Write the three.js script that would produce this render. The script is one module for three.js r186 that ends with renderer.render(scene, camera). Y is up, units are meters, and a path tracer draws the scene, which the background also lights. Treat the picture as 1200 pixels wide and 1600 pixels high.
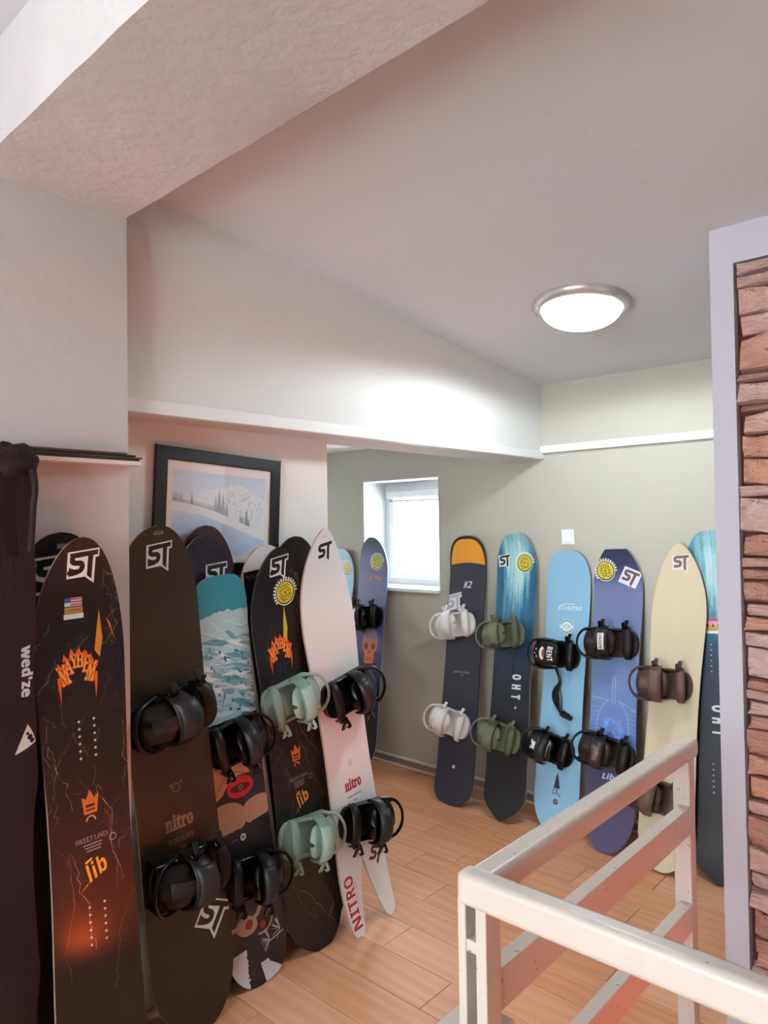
import * as THREE from 'three';
import { RoundedBoxGeometry } from 'three/addons/geometries/RoundedBoxGeometry.js';
import { mergeGeometries } from 'three/addons/utils/BufferGeometryUtils.js';
import { ImprovedNoise } from 'three/addons/math/ImprovedNoise.js';

// ---------------------------------------------------------------- camera, sky, exposure
const scene = new THREE.Scene();
const camera = new THREE.PerspectiveCamera(71.23, 0.75, 0.05, 60);
camera.position.set(0, 1.55, 0);
{
  const yaw = THREE.MathUtils.degToRad(42.136), pitch = THREE.MathUtils.degToRad(1.081), roll = THREE.MathUtils.degToRad(0.851);
  camera.rotation.set(pitch, yaw, roll * -1, 'YXZ');
}
const renderer = new THREE.WebGLRenderer({ antialias: true });
renderer.toneMapping = THREE.LinearToneMapping;
renderer.toneMappingExposure = 1.25;
renderer.shadowMap.enabled = true;
scene.background = new THREE.Color(0.81, 0.93, 1.0);      // bright overcast winter sky
scene.backgroundIntensity = 14.5;

// ---------------------------------------------------------------- helpers
let seed = 7;
const rnd = (a = 0, b = 1) => { seed = (seed * 1664525 + 1013904223) % 4294967296; return a + (b - a) * seed / 4294967296; };
const perlin = new ImprovedNoise();
const V = (x, y, z) => new THREE.Vector3(x, y, z);
const used = {};
const numbered = (n) => { used[n] = (used[n] ?? -1) + 1; return used[n] ? `${n}_${String(used[n]).padStart(3, '0')}` : n; };
function mesh(name, geos, mat, parent) {
  const g = Array.isArray(geos) ? (geos.length > 1 ? mergeGeometries(geos.map((q) => (q.index ? q.toNonIndexed() : q))) : geos[0]) : geos;
  const m = new THREE.Mesh(g, mat); m.castShadow = m.receiveShadow = true;
  m.name = parent ? name : numbered(name); (parent ?? scene).add(m); return m;
}
function struct(name, geos, mat) { const m = mesh(name, geos, mat); m.userData = { kind: 'structure' }; return m; }
function thing(name, label, category, pos = [0, 0, 0], group) {
  const o = new THREE.Group(); o.name = numbered(name); o.position.set(...pos); scene.add(o);
  o.userData = { label, category }; if (group) o.userData.group = group; return o;
}
const sub = (name, parent) => { const g = new THREE.Group(); g.name = name; parent.add(g); return g; };
// box from bounds, uv in metres
function bx(x0, x1, y0, y1, z0, z1, bevel = 0) {
  const w = x1 - x0, h = y1 - y0, d = z1 - z0;
  const g = bevel ? new RoundedBoxGeometry(w, h, d, 2, bevel) : new THREE.BoxGeometry(w, h, d);
  g.translate((x0 + x1) / 2, (y0 + y1) / 2, (z0 + z1) / 2); return metreUV(g);
}
function metreUV(g) {
  const p = g.attributes.position, n = g.attributes.normal, uv = g.attributes.uv;
  for (let i = 0; i < p.count; i++) {
    const ax = Math.abs(n.getX(i)), ay = Math.abs(n.getY(i)), az = Math.abs(n.getZ(i));
    if (ay >= ax && ay >= az) uv.setXY(i, p.getX(i), p.getZ(i)); else if (ax >= az) uv.setXY(i, p.getZ(i), p.getY(i)); else uv.setXY(i, p.getX(i), p.getY(i));
  }
  return g;
}
const tube = (pts, r, seg = 40, rad = 8, closed = false) => new THREE.TubeGeometry(new THREE.CatmullRomCurve3(pts, closed), seg, r, rad, closed);
function noiseTex(size, fn, srgb = true, rep = 1) {
  const d = new Uint8Array(size * size * 4);
  for (let y = 0; y < size; y++) for (let x = 0; x < size; x++) { const c = fn(x / size, y / size, x, y), i = (y * size + x) * 4; d[i] = c[0]; d[i + 1] = c[1]; d[i + 2] = c[2]; d[i + 3] = 255; }
  const t = new THREE.DataTexture(d, size, size); t.wrapS = t.wrapT = THREE.RepeatWrapping; t.magFilter = THREE.LinearFilter; t.minFilter = THREE.LinearMipmapLinearFilter; t.generateMipmaps = true;
  if (srgb) t.colorSpace = THREE.SRGBColorSpace; t.repeat.set(rep, rep); t.needsUpdate = true; return t;
}
// tiling fractal noise on the unit square
function fbm(u, v, f, oct, z = 0) {
  let a = 0, s = 0, w = 1;
  for (let o = 0; o < oct; o++) {
    const F = f * 2 ** o, x = u * F, y = v * F;
    const n00 = perlin.noise(x, y, z), n10 = perlin.noise(x - F, y, z), n01 = perlin.noise(x, y - F, z), n11 = perlin.noise(x - F, y - F, z);
    a += w * ((1 - u) * (1 - v) * n00 + u * (1 - v) * n10 + (1 - u) * v * n01 + u * v * n11); s += w; w *= 0.55;
  }
  return a / s;
}
const std = (color, roughness = 0.6, extra = {}) => new THREE.MeshStandardMaterial({ color, roughness, ...extra });

// ---------------------------------------------------------------- materials of the room
const plasterBump = noiseTex(512, (u, v) => { const n = 128 + 90 * fbm(u, v, 24, 4, 1.5) + 60 * fbm(u, v, 5, 2, 7.3); return [n, n, n]; }, false, 1.2);
const paint = (c, b = 0.0025, r = 0.85) => new THREE.MeshStandardMaterial({ color: c, roughness: r, bumpMap: plasterBump, bumpScale: b });
const mottled = noiseTex(512, (u, v) => { const n = fbm(u, v, 3, 5, 3.1), k = 232 + 34 * n; return [k, k - 2 + 8 * fbm(u, v, 2, 2, 9.2), k - 3]; }, true, 0.7);
const M = {
  white: paint('#dedcd8'), trim: paint('#e6e6e4', 0.0008, 0.5), ceiling: paint('#d2d2d6', 0.003),
  plaster: new THREE.MeshStandardMaterial({ color: '#dcd5d2', roughness: 0.9, map: mottled, bumpMap: plasterBump, bumpScale: 0.006 }),
  column: paint('#c8c0bd', 0.003), sage: paint('#bdb8aa', 0.002), pvc: std('#eef0f2', 0.3), outer: paint('#dcd8d2'), clad: paint('#b8a294', 0.004),
  pillar: paint('#c4c1ca', 0.003), mortar: paint('#5a2a24', 0.01, 1), stairwall: paint('#b98a6c', 0.004),
};

// ---------------------------------------------------------------- room shell
const XL = -2.15, XU = -1.985, ZB = -3.5, CX = -1.92, X1 = 2.6, Z1 = 2.6;
const HX0 = -0.765, HX1 = 0.3, HZ0 = -2.3, HZ1 = -1.13;              // stair opening
const woodMap = (a, b, c, zz) => noiseTex(512, (u, v) => {
  const g = fbm(u, v, 3, 3, zz) * 0.9 + 0.55 * Math.sin((v * 26 + 5 * fbm(u, v, 2, 3, zz + 4)) * Math.PI) * 0.35 + 0.5 * fbm(u * 1, (v * 8) % 1, 4, 2, zz + 8);
  const fib = 10 * fbm((u * 2) % 1, (v * 16) % 1, 16, 2, zz + 2);
  return [a + 20 * g + fib, b + 24 * g + fib, c + 24 * g + fib];
});
const woods = [[234, 168, 126, 1.1], [225, 155, 111, 5.7], [238, 177, 137, 9.3], [229, 162, 119, 13.9]].map((w) => new THREE.MeshPhysicalMaterial({ map: woodMap(...w), roughness: 0.42, clearcoat: 0.25, clearcoatRoughness: 0.35 }));
const floorBase = struct('floor', [bx(-4.4, HX0, -0.14, -0.013, -3.7, 2.7), bx(HX1, X1 + 0.1, -0.14, -0.013, -3.7, 2.7), bx(HX0, HX1, -0.14, -0.013, HZ1, 2.7), bx(HX0, HX1, -0.14, -0.013, -3.7, HZ0)], std('#7a4a30', 0.8));
{
  const laneW = 0.1735, planks = [], known = { 1: -1.81, 0: -1.49, 2: -1.595, 3: -1.9, 5: -2.0, 6: -2.31 };
  const shapes = {};
  const plankGeo = (len, w, k) => { const key = `${len.toFixed(3)}_${w.toFixed(3)}_${k}`; if (!shapes[key]) { const g = new RoundedBoxGeometry(len, 0.012, w, 1, 0.0016); metreUV(g); const uv = g.attributes.uv; for (let i = 0; i < uv.count; i++) uv.setXY(i, uv.getX(i) * 0.55 + k * 0.37, uv.getY(i) * 1.4 + k * 0.61); shapes[key] = g; } return shapes[key]; };
  for (let k = -25; k < 10; k++) {
    const za = -1.78 - laneW * k, zb = Math.max(za - laneW, ZB); if (za <= ZB + 0.01) continue;
    const fine = k >= -7; const plen = 0.8, j0 = known[k] ?? -1.2 - rnd(0, plen);
    let x = j0; while (x > -4.35) x -= plen;
    for (; x < X1; x += plen) {
      let a = Math.max(x, -4.3), b = Math.min(x + plen, X1);
      const zm = (za + zb) / 2;
      if (b - a < 0.03) continue;
      if (zm < HZ1 && zm > HZ0) { if (a >= HX0 && b <= HX1) continue; if (a < HX0 && b > HX0) b = HX0; else if (a < HX1 && a >= HX0 && b > HX1) a = HX1; }
      if (b - a < 0.03) continue;
      const g = plankGeo(b - a - 0.0022, za - zb - 0.0022, planks.length % 5), mt = woods[Math.floor(rnd(0, 3.999))];
      if (fine && a < HX0 + 0.2) { const m = mesh('plank', g, mt, floorBase); m.position.set((a + b) / 2, -0.0062, zm); }
      else { const q = g.clone(); q.translate((a + b) / 2, -0.0062, zm); planks.push(q); }
    }
  }
  const rest = mesh('plank', planks, woods[0], floorBase); rest.userData.kind = 'stuff';
}
// ceiling: slopes down towards the back wall
{
  const prof = [[-3.75, 2.285], [-3.5, 2.308], [-3.2, 2.343], [-2.65, 2.4], [-2.2, 2.452], [-1.9, 2.485], [-1.57, 2.525], [-1.03, 2.575], [-0.63, 2.7], [2.7, 2.72]];
  const s = new THREE.Shape(); prof.forEach(([z, y], i) => (i ? s.lineTo(z, y) : s.moveTo(z, y))); s.lineTo(2.7, 2.9); s.lineTo(-3.75, 2.9);
  const g = new THREE.ExtrudeGeometry(s, { depth: 5.0, bevelEnabled: false }); g.rotateY(-Math.PI / 2); g.translate(X1 + 0.1, 0, 0);   // shape x -> z
  struct('ceiling', g, M.ceiling);
}
// plaster beam with a slightly uneven lower edge
{
  const g = new THREE.BoxGeometry(4.7, 0.33, 0.4, 120, 3, 8); g.translate(0.3, 2.614, -0.828);
  const p = g.attributes.position;
  for (let i = 0; i < p.count; i++) { const x = p.getX(i), y = p.getY(i), z = p.getZ(i); if (y < 2.5) { p.setY(i, y + 0.002 * perlin.noise(x * 7, z * 9, 1)); p.setZ(i, z + 0.003 * perlin.noise(x * 8, 3, z * 3)); } }
  g.computeVertexNormals(); metreUV(g); struct('beam', g, M.plaster);
}
struct('wall_left_near', bx(-2.45, CX, 0, 2.8, -1.03, 2.75), M.column);
struct('wall_left', bx(-2.36, XL, 0, 2.0, -2.03, -1.0), M.white);
struct('wall_left_upper', bx(-2.25, XU, 1.905, 2.7, ZB, -1.0), M.white);
struct('trim_1', bx(XU - 0.02, XU + 0.014, 1.9, 1.944, ZB, -1.03, 0.004), M.trim);
const WX0 = -3.35, WX1 = -2.709, WY0 = 1.14, WY1 = 1.847;
struct('wall_back', [bx(-4.5, WX0, -0.1, 2.8, ZB - 0.3, ZB), bx(WX1, X1 + 0.15, -0.1, 2.8, ZB - 0.3, ZB), bx(WX0, WX1, -0.1, WY0, ZB - 0.3, ZB), bx(WX0, WX1, WY1, 2.8, ZB - 0.3, ZB)], M.sage);
struct('trim_2', bx(XU, X1, 1.932, 1.972, ZB, ZB + 0.028, 0.004), M.trim);
{
  const b = struct('baseboard_back', bx(-4.3, X1, 0, 0.05, ZB, ZB + 0.014), std('#a08d80', 0.6));
  mesh('baseboard_cap', bx(-4.3, X1, 0.05, 0.062, ZB, ZB + 0.022, 0.003), std('#d8cfc4', 0.45), b);
  mesh('baseboard_foot', bx(-4.3, X1, 0, 0.014, ZB, ZB + 0.026, 0.004), std('#d8cfc4', 0.45), b);
}
{
  const c = 1.14, d = 1.75, a = -3.0, b = -2.5, x = -4.3;                 // unseen second alcove window, placed to brighten the alcove and throw shadows rightward
  struct('wall_alcove_left', [bx(x - 0.2, x, -0.1, c, ZB, -1.9), bx(x - 0.2, x, d, 2.3, ZB, -1.9), bx(x - 0.2, x, c, d, ZB, a), bx(x - 0.2, x, c, d, b, -1.9)], M.sage);
  const w = struct('unseen_window_3', [bx(x - 0.12, x - 0.06, c, c + 0.05, a, b), bx(x - 0.12, x - 0.06, d - 0.05, d, a, b), bx(x - 0.12, x - 0.06, c + 0.05, d - 0.05, a, a + 0.05), bx(x - 0.12, x - 0.06, c + 0.05, d - 0.05, b - 0.05, b)], M.pvc);
  mesh('pane', bx(x - 0.09, x - 0.086, c + 0.04, d - 0.04, a + 0.04, b - 0.04), new THREE.MeshPhysicalMaterial({ color: '#ffffff', transmission: 1, roughness: 0, thickness: 0, ior: 1.5 }), w);
}
struct('wall_alcove_near', bx(-4.5, -2.3, -0.1, 2.3, -2.03, -1.85), M.white);
struct('ceiling_alcove', bx(-4.5, -2.2, 2.07, 2.25, ZB, -1.9), M.white);
struct('wall_right', bx(X1, X1 + 0.2, -0.1, 2.9, -3.8, 2.8), M.clad);  // out of view, warm tint chosen to bounce light onto the rails
{
  const z = Z1, a = -1.85, b = 0.5, c = 0.5, d = 2.3;                     // unseen daylight window behind the camera, placed to light the front faces
  struct('wall_front', [bx(-2.45, a, -0.1, 2.9, z, z + 0.25), bx(b, X1 + 0.2, -0.1, 2.9, z, z + 0.25), bx(a, b, -0.1, c, z, z + 0.25), bx(a, b, d, 2.9, z, z + 0.25)], M.outer);
  const w = struct('unseen_window_2', [bx(a, b, c, c + 0.06, z + 0.05, z + 0.12), bx(a, b, d - 0.06, d, z + 0.05, z + 0.12), ...[a, (a + b) / 2 - 0.03, b - 0.06].map((x) => bx(x, x + 0.06, c + 0.06, d - 0.06, z + 0.05, z + 0.12))], M.pvc);
  mesh('pane', bx(a + 0.05, b - 0.05, c + 0.05, d - 0.05, z + 0.08, z + 0.084), new THREE.MeshPhysicalMaterial({ color: '#ffffff', transmission: 1, roughness: 0, thickness: 0, ior: 1.5 }), w);
}
// window in the alcove
{
  const z = ZB - 0.22, f = 0.045;
  const w = struct('window_1', [bx(WX0, WX0 + f, WY0, WY1, z - 0.06, z), bx(WX1 - f, WX1, WY0, WY1, z - 0.06, z), bx(WX0 + f, WX1 - f, WY0, WY0 + f, z - 0.06, z), bx(WX0 + f, WX1 - f, WY1 - f, WY1, z - 0.06, z)], M.pvc);
  const a = WX0 + f, b = WX1 - f, c = WY0 + f, d = WY1 - f, s = 0.04;
  mesh('sash', [bx(a, a + s, c, d, z - 0.05, z + 0.012, 0.004), bx(b - s, b, c, d, z - 0.05, z + 0.012, 0.004), bx(a + s, b - s, c, c + s, z - 0.05, z + 0.012, 0.004), bx(a + s, b - s, d - s, d, z - 0.05, z + 0.012, 0.004)], M.pvc, w);
  mesh('blind_cassette', bx(a + 0.004, b - 0.004, d - s - 0.026, d - s + 0.022, z + 0.012, z + 0.05, 0.008), M.pvc, w);
  mesh('blind_rail', bx(a + 0.012, b - 0.012, d - s - 0.052, d - s - 0.04, z + 0.014, z + 0.03, 0.003), std('#c4c8cc', 0.4), w);
  mesh('pane', bx(a + s, b - s, c + s, d - s, z - 0.03, z - 0.026), new THREE.MeshPhysicalMaterial({ color: '#ffffff', transmission: 1, roughness: 0, thickness: 0, ior: 1.5 }), w);
  mesh('sill', bx(WX0 - 0.005, WX1 + 0.004, WY0 - 0.014, WY0 + 0.008, z, ZB + 0.03, 0.004), M.pvc, w);
  mesh('reveal', [bx(WX0 - 0.001, WX0 + 0.003, WY0, WY1, z, ZB + 0.002), bx(WX1 - 0.003, WX1 + 0.001, WY0, WY1, z, ZB + 0.002), bx(WX0, WX1, WY1 - 0.003, WY1 + 0.001, z, ZB + 0.002)], M.trim, w);
}
struct('ground_outside', bx(-30, 30, -3.2, -3, -40, 30), std('#e8ecef', 0.9));
// stone-clad pillar that ends the stairwell
const PX = -0.715, PZ = -2.3;
{
  const top = 2.44, sx = -0.648, st = 2.325;
  const pil = struct('pillar', [bx(PX, sx, -1.4, top + 0.3, PZ - 0.22, PZ), bx(sx, X1, st, top + 0.3, PZ - 0.22, PZ), bx(sx, X1, -1.4, st, PZ - 0.22, PZ - 0.05)], M.pillar);
  const rock = [[232, 190, 176], [216, 162, 146], [234, 196, 184], [202, 146, 130], [224, 190, 180], [230, 170, 146]];
  const tex = [0, 1, 2].map((q) => noiseTex(256, (u, v) => { const n = 226 + 46 * fbm(u, v, 3, 5, q * 7 + 0.3) + 34 * fbm(u, (v * 3) % 1, 4, 3, q * 3 + 9) - (fbm(u, v, 6, 3, q + 20) > 0.22 ? 60 : 0); return [n, n - 3, n - 6]; }));
  const bump = noiseTex(256, (u, v) => { const n = 128 + 110 * fbm(u, v, 5, 5, 31); return [n, n, n]; }, false);
  const mats = []; for (const c of rock) for (const t of tex.slice(0, 2)) mats.push(new THREE.MeshStandardMaterial({ color: new THREE.Color().setRGB(c[0] / 255, c[1] / 255, c[2] / 255, THREE.SRGBColorSpace), map: t, bumpMap: bump, bumpScale: 0.03, roughness: 0.95, flatShading: false }));
  const geos = []; for (let k = 0; k < 10; k++) {
    const g = new THREE.BoxGeometry(1, 1, 1, 3, 2, 1), p = g.attributes.position;
    for (let i = 0; i < p.count; i++) { const x = p.getX(i), y = p.getY(i), z = p.getZ(i); if (z > 0) { const e = Math.abs(x) > 0.4 || Math.abs(y) > 0.4; p.setXYZ(i, x * (e ? 0.95 : 1) + 0.05 * perlin.noise(k * 9, x * 3, y * 3), y * (e ? 0.9 : 1) + 0.2 * perlin.noise(x * 2.5 + k * 5, y * 3, 2), z - (e ? 0.3 : 0) + 0.45 * perlin.noise(x * 3, y * 3, k * 4)); } }
    g.computeVertexNormals(); geos.push(g);
  }
  mesh('mortar', bx(sx, X1, -1.4, st, PZ - 0.052, PZ - 0.038), M.mortar, pil);
  let y = -0.02, row = 0; const jointed = [];
  while (y < st - 0.01) {
    let h = rnd(0.045, 0.115); if (rnd() < 0.3) h = rnd(0.024, 0.04); if (y + h > st - 0.03) h = st - y;
    let x = sx + rnd(-0.008, 0.01);
    while (x < 0.7) {
      const w = rnd(0.09, 0.32), d = rnd(0.03, 0.06);
      const split = h > 0.075 && rnd() < 0.3 ? 2 : 1;
      for (let q = 0; q < split; q++) {
        const hh = h / split, m = new THREE.Mesh(geos[Math.floor(rnd(0, 9.99))], mats[Math.floor(rnd(0, mats.length - 0.01))]);
        m.name = 'stone'; m.castShadow = m.receiveShadow = true; m.scale.set(w - 0.007, hh - 0.006, d); m.position.set(x + w / 2, y + hh * (q + 0.5), PZ - 0.042 + d / 2); m.rotation.z = rnd(-0.03, 0.03) * Math.min(1, 0.1 / w);
        pil.add(m);
      }
      x += w;
    }
    y += h; row++;
  }
}
// stairwell below the opening
struct('wall_stairwell', [bx(HX0 - 0.2, HX0, -1.5, -0.14, HZ0, HZ1), bx(HX0 - 0.2, HX1 + 0.2, -1.5, -0.14, HZ1, HZ1 + 0.15), bx(HX1, HX1 + 0.2, -1.5, -0.14, HZ0, HZ1)], M.stairwall);  // out of view, orange tint chosen for its bounce onto the rail sides
{
  const st = struct('stairs', bx(HX0, HX1, -1.6, -1.5, HZ0 - 0.1, HZ1 + 0.1), std('#8a5a3c', 0.7));
  for (let k = 0; k < 6; k++) mesh('tread', bx(HX0 + 0.24 * k, HX0 + 0.24 * k + 0.27, -0.2 * (k + 1) - 0.03, -0.2 * (k + 1), HZ0, HZ1, 0.004), woods[1], st);
}

{
  const t = thing('unseen_stair_lamp', 'unseen warm lamp low on the stairwell wall, lighting the rail sides orange', 'lamp', [HX1, -0.45, -1.72]);  // out of view, placed to throw orange onto rail sides and lower boards
  mesh('bulkhead', bx(-0.05, 0, -0.11, 0.11, -0.11, 0.11, 0.02), std('#3a302a', 0.5), t);
  mesh('glass', bx(-0.075, -0.048, -0.085, 0.085, -0.085, 0.085, 0.012), std('#ffd0a0', 0.4, { emissive: '#ff8a3a', emissiveIntensity: 3 }), t);
  const l = new THREE.SpotLight('#ff5c24', 4.6, 0, 0.55, 0.6, 2); l.position.set(HX1 - 0.1, -0.45, -1.72); l.target.position.set(-1.9, 1.3, -1.6); l.castShadow = true; l.shadow.radius = 4; scene.add(l, l.target);
}
// ---------------------------------------------------------------- ceiling lamp
{
  const t = thing('ceiling_lamp', 'round ceiling lamp with a domed white glass shade and metal rim', 'lamp', [-1.285, 2.412, -2.59]);
  t.rotation.x = -0.105;
  const R = 0.185;
  mesh('rim', new THREE.LatheGeometry([[0, 0.02], [R - 0.02, 0.02], [R, 0.014], [R + 0.004, -0.01], [R - 0.004, -0.026], [R - 0.022, -0.034], [R - 0.034, -0.028], [R - 0.034, 0]].map((p) => new THREE.Vector2(...p)), 64), std('#c9c4c0', 0.35, { metalness: 0.55, side: THREE.DoubleSide }), t);
  const dome = []; for (let i = 0; i <= 14; i++) { const a = i / 14 * Math.PI / 2; dome.push(new THREE.Vector2((R - 0.03) * Math.cos(a) ** 0.75 + 1e-4, -0.024 - 0.072 * Math.sin(a))); }
  mesh('shade', new THREE.LatheGeometry(dome, 64), std('#f4f4f0', 0.4, { emissive: '#f2fbff', emissiveIntensity: 1.8, side: THREE.DoubleSide }), t);
  for (const a of [0.4, 2.5, 4.6]) { const c = mesh('clip', new RoundedBoxGeometry(0.012, 0.014, 0.03, 1, 0.003), std('#d8d2cc', 0.3, { metalness: 0.6 }), t); c.position.set(Math.cos(a) * (R - 0.012), -0.03, Math.sin(a) * (R - 0.012)); c.rotation.y = -a; }
  const l = new THREE.SpotLight('#ecfaff', 3.2, 0, 1.55, 0.12, 2); l.position.set(-1.29, 2.285, -2.575); l.target.position.set(-1.29, 0, -2.575); l.castShadow = true; l.shadow.radius = 5; scene.add(l, l.target);
}
// switch and cable
{
  const t = thing('light_switch', 'white square light switch on the green back wall above the pale blue snowboard', 'switch', [-1.837, 1.474, ZB]);
  mesh('plate', bx(-0.037, 0.037, -0.041, 0.041, 0, 0.009, 0.003), M.pvc, t);
  mesh('rocker', bx(-0.025, 0.025, -0.028, 0.028, 0.007, 0.013, 0.002), M.pvc, t);
}
{
  const t = mesh('cable', tube([V(-2.255, 1.906, -3.47), V(-2.23, 1.89, -3.485), V(-2.14, 1.875, -3.488), V(-2.05, 1.893, -3.488), V(-2.0, 1.915, -3.487), V(-1.97, 1.932, -3.48)], 0.0045, 40, 8), std('#cdbfae', 0.6));
  t.userData = { label: 'thin cream cable sagging in a loop under the end of the white trim', category: 'cable' };
}

// ---------------------------------------------------------------- framed picture
function canvasTex(w, h, draw) {
  const c = document.createElement('canvas'); c.width = w; c.height = h; draw(c.getContext('2d'), w, h);
  const t = new THREE.CanvasTexture(c); t.colorSpace = THREE.SRGBColorSpace; t.anisotropy = 8; return t;
}
{
  const t = thing('framed_picture', 'black framed snowy mountain photograph hanging crooked on the white wall', 'picture', [XL, 1.6, -1.497]);
  t.rotation.set(0, Math.PI / 2, 0); t.rotateZ(-0.052);
  const W = 0.262, H = 0.215, b = 0.04;
  const bar = (len) => { const s = new THREE.Shape(); s.moveTo(-len / 2, 0); s.lineTo(len / 2, 0); s.lineTo(len / 2 - b, -b); s.lineTo(-len / 2 + b, -b); const g = new THREE.ExtrudeGeometry(s, { depth: 0.01, bevelEnabled: true, bevelSize: 0.003, bevelThickness: 0.004, bevelSegments: 2 }); g.translate(0, 0, 0.005); return g; };
  const bl = new THREE.MeshPhysicalMaterial({ color: '#070608', roughness: 0.35, clearcoat: 0.25, clearcoatRoughness: 0.2 });
  for (const [len, r, x, y] of [[2 * W, 0, 0, H], [2 * W, Math.PI, 0, -H], [2 * H, Math.PI / 2, -W, 0], [2 * H, -Math.PI / 2, W, 0]]) { const m = mesh('frame', bar(len), bl, t); m.rotation.z = r; m.position.set(x, y, 0); }
  const tex = canvasTex(768, 600, (c, w, h) => {  // print colours paled to carry the reflection on the glazing
    c.fillStyle = '#e4ded8'; c.fillRect(0, 0, w, h);
    const x0 = 52, y0 = 66, x1 = 716, y1 = 545; c.save(); c.beginPath(); c.rect(x0, y0, x1 - x0, y1 - y0); c.clip();
    const g = c.createLinearGradient(0, y0, 0, 230); g.addColorStop(0, '#bfd1e2'); g.addColorStop(1, '#d9e2ea'); c.fillStyle = g; c.fillRect(0, 0, w, h);
    c.fillStyle = '#dfe5ea'; c.beginPath(); c.moveTo(x0, 220); for (let x = x0; x <= x1; x += 6) c.lineTo(x, 215 - 95 * Math.exp(-(((x - 500) / 150) ** 2)) - 40 * Math.exp(-(((x - 300) / 70) ** 2)) - 22 * perlin.noise(x * 0.03, 2, 1)); c.lineTo(x1, 500); c.lineTo(x0, 500); c.fill();
    c.strokeStyle = 'rgba(150,165,195,.5)'; c.lineWidth = 5; for (let k = 0; k < 60; k++) { const x = rnd(400, 700), y = rnd(150, 320); c.beginPath(); c.moveTo(x, y); c.lineTo(x - rnd(5, 20), y + rnd(8, 30)); c.stroke(); }
    const ridge = (x) => 250 + (x - x0) * 0.2 - 22 * Math.sin(x * 0.006);
    const fir = (x, hh, col) => { const y = ridge(x) + 10; c.fillStyle = col; for (let k = 0; k < 7; k++) { const f = k / 7, ww = hh * 0.17 * (1 - f) + 3; c.beginPath(); c.moveTo(x - ww, y - f * hh); c.lineTo(x + ww, y - f * hh); c.lineTo(x, y - f * hh - hh * 0.3); c.fill(); } };
    for (let x = x0; x < 330; x += 13) fir(x, 30 + 26 * Math.abs(perlin.noise(x * 0.3, 1, 5)) + (x < 120 ? 20 : 0), '#a3aeb9');
    fir(180, 70, '#97a3af'); fir(370, 135, '#9aa4ac'); fir(398, 120, '#a3acb4'); fir(345, 90, '#a8b0b8'); fir(425, 80, '#a8b0b8'); for (const x of [530, 548, 575, 592]) fir(x, 50 + (x === 575 ? 48 : 0), '#8a949e');
    c.fillStyle = '#e8e8e8'; c.beginPath(); c.moveTo(x0, ridge(x0)); for (let x = x0; x <= x1; x += 8) c.lineTo(x, ridge(x)); c.lineTo(x1, h); c.lineTo(x0, h); c.fill();
    const s = c.createLinearGradient(0, 300, 0, y1); s.addColorStop(0, 'rgba(160,192,225,.25)'); s.addColorStop(0.35, 'rgba(170,200,230,.75)'); s.addColorStop(1, 'rgba(180,205,234,.9)'); c.fillStyle = s;
    c.beginPath(); c.moveTo(x0, ridge(x0) + 45); for (let x = x0; x <= x1; x += 8) c.lineTo(x, ridge(x) + 50 + 12 * perlin.noise(x * 0.02, 7, 1)); c.lineTo(x1, h); c.lineTo(x0, h); c.fill();
    for (let k = 0; k < 260; k++) { c.fillStyle = `rgba(255,255,255,${rnd(0.05, 0.22)})`; const x = rnd(x0, x1); c.fillRect(x, rnd(ridge(x) + 40, y1), rnd(4, 24), rnd(1, 3)); }
    c.fillStyle = '#a9b0ba'; c.beginPath(); c.arc(408, 372, 7, 0, 7); c.fill(); c.fillRect(401, 378, 14, 24); c.fillRect(396, 400, 10, 16); c.fillRect(410, 400, 9, 18);
    c.restore();
  });
  const pg = new THREE.PlaneGeometry(2 * W - 2 * b + 0.01, 2 * H - 2 * b + 0.01); pg.translate(0, 0, 0.012);
  mesh('print', pg, std('#ffffff', 0.5, { map: tex }), t);
  mesh('backing', bx(-W + 0.02, W - 0.02, -H + 0.02, H - 0.02, 0.001, 0.008), std('#6a5a48', 0.9), t);
  mesh('glazing', bx(-W + b - 0.004, W - b + 0.004, -H + b - 0.004, H - b + 0.004, 0.0145, 0.016), new THREE.MeshPhysicalMaterial({ color: '#fff', transmission: 1, roughness: 0.02, thickness: 0, ior: 1.45 }), t);
}
// thin shelf of stacked battens on the near wall
{
  const t = thing('wall_shelf', 'narrow white wall shelf carrying dark thin battens, below the beam at the wall corner', 'shelf', [CX, 1.742, -0.7]);
  mesh('shelf_board', bx(0, 0.05, -0.012, 0, -0.345, 0.45, 0.002), std('#e0d8d0', 0.5), t);
  const cols = ['#3a2a26', '#57433c', '#2e211f', '#6e5a50'];
  for (let k = 0; k < 4; k++) { const g = bx(0.003, 0.045 - 0.004 * k, 0.001 + 0.0062 * k, 0.0058 + 0.0062 * k, -0.34 + [0, -0.012, 0.006, 0.03][k], 0.44, 0.0012), p = g.attributes.position; mesh('batten', g, std(cols[k], 0.7), t); }
}
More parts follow.
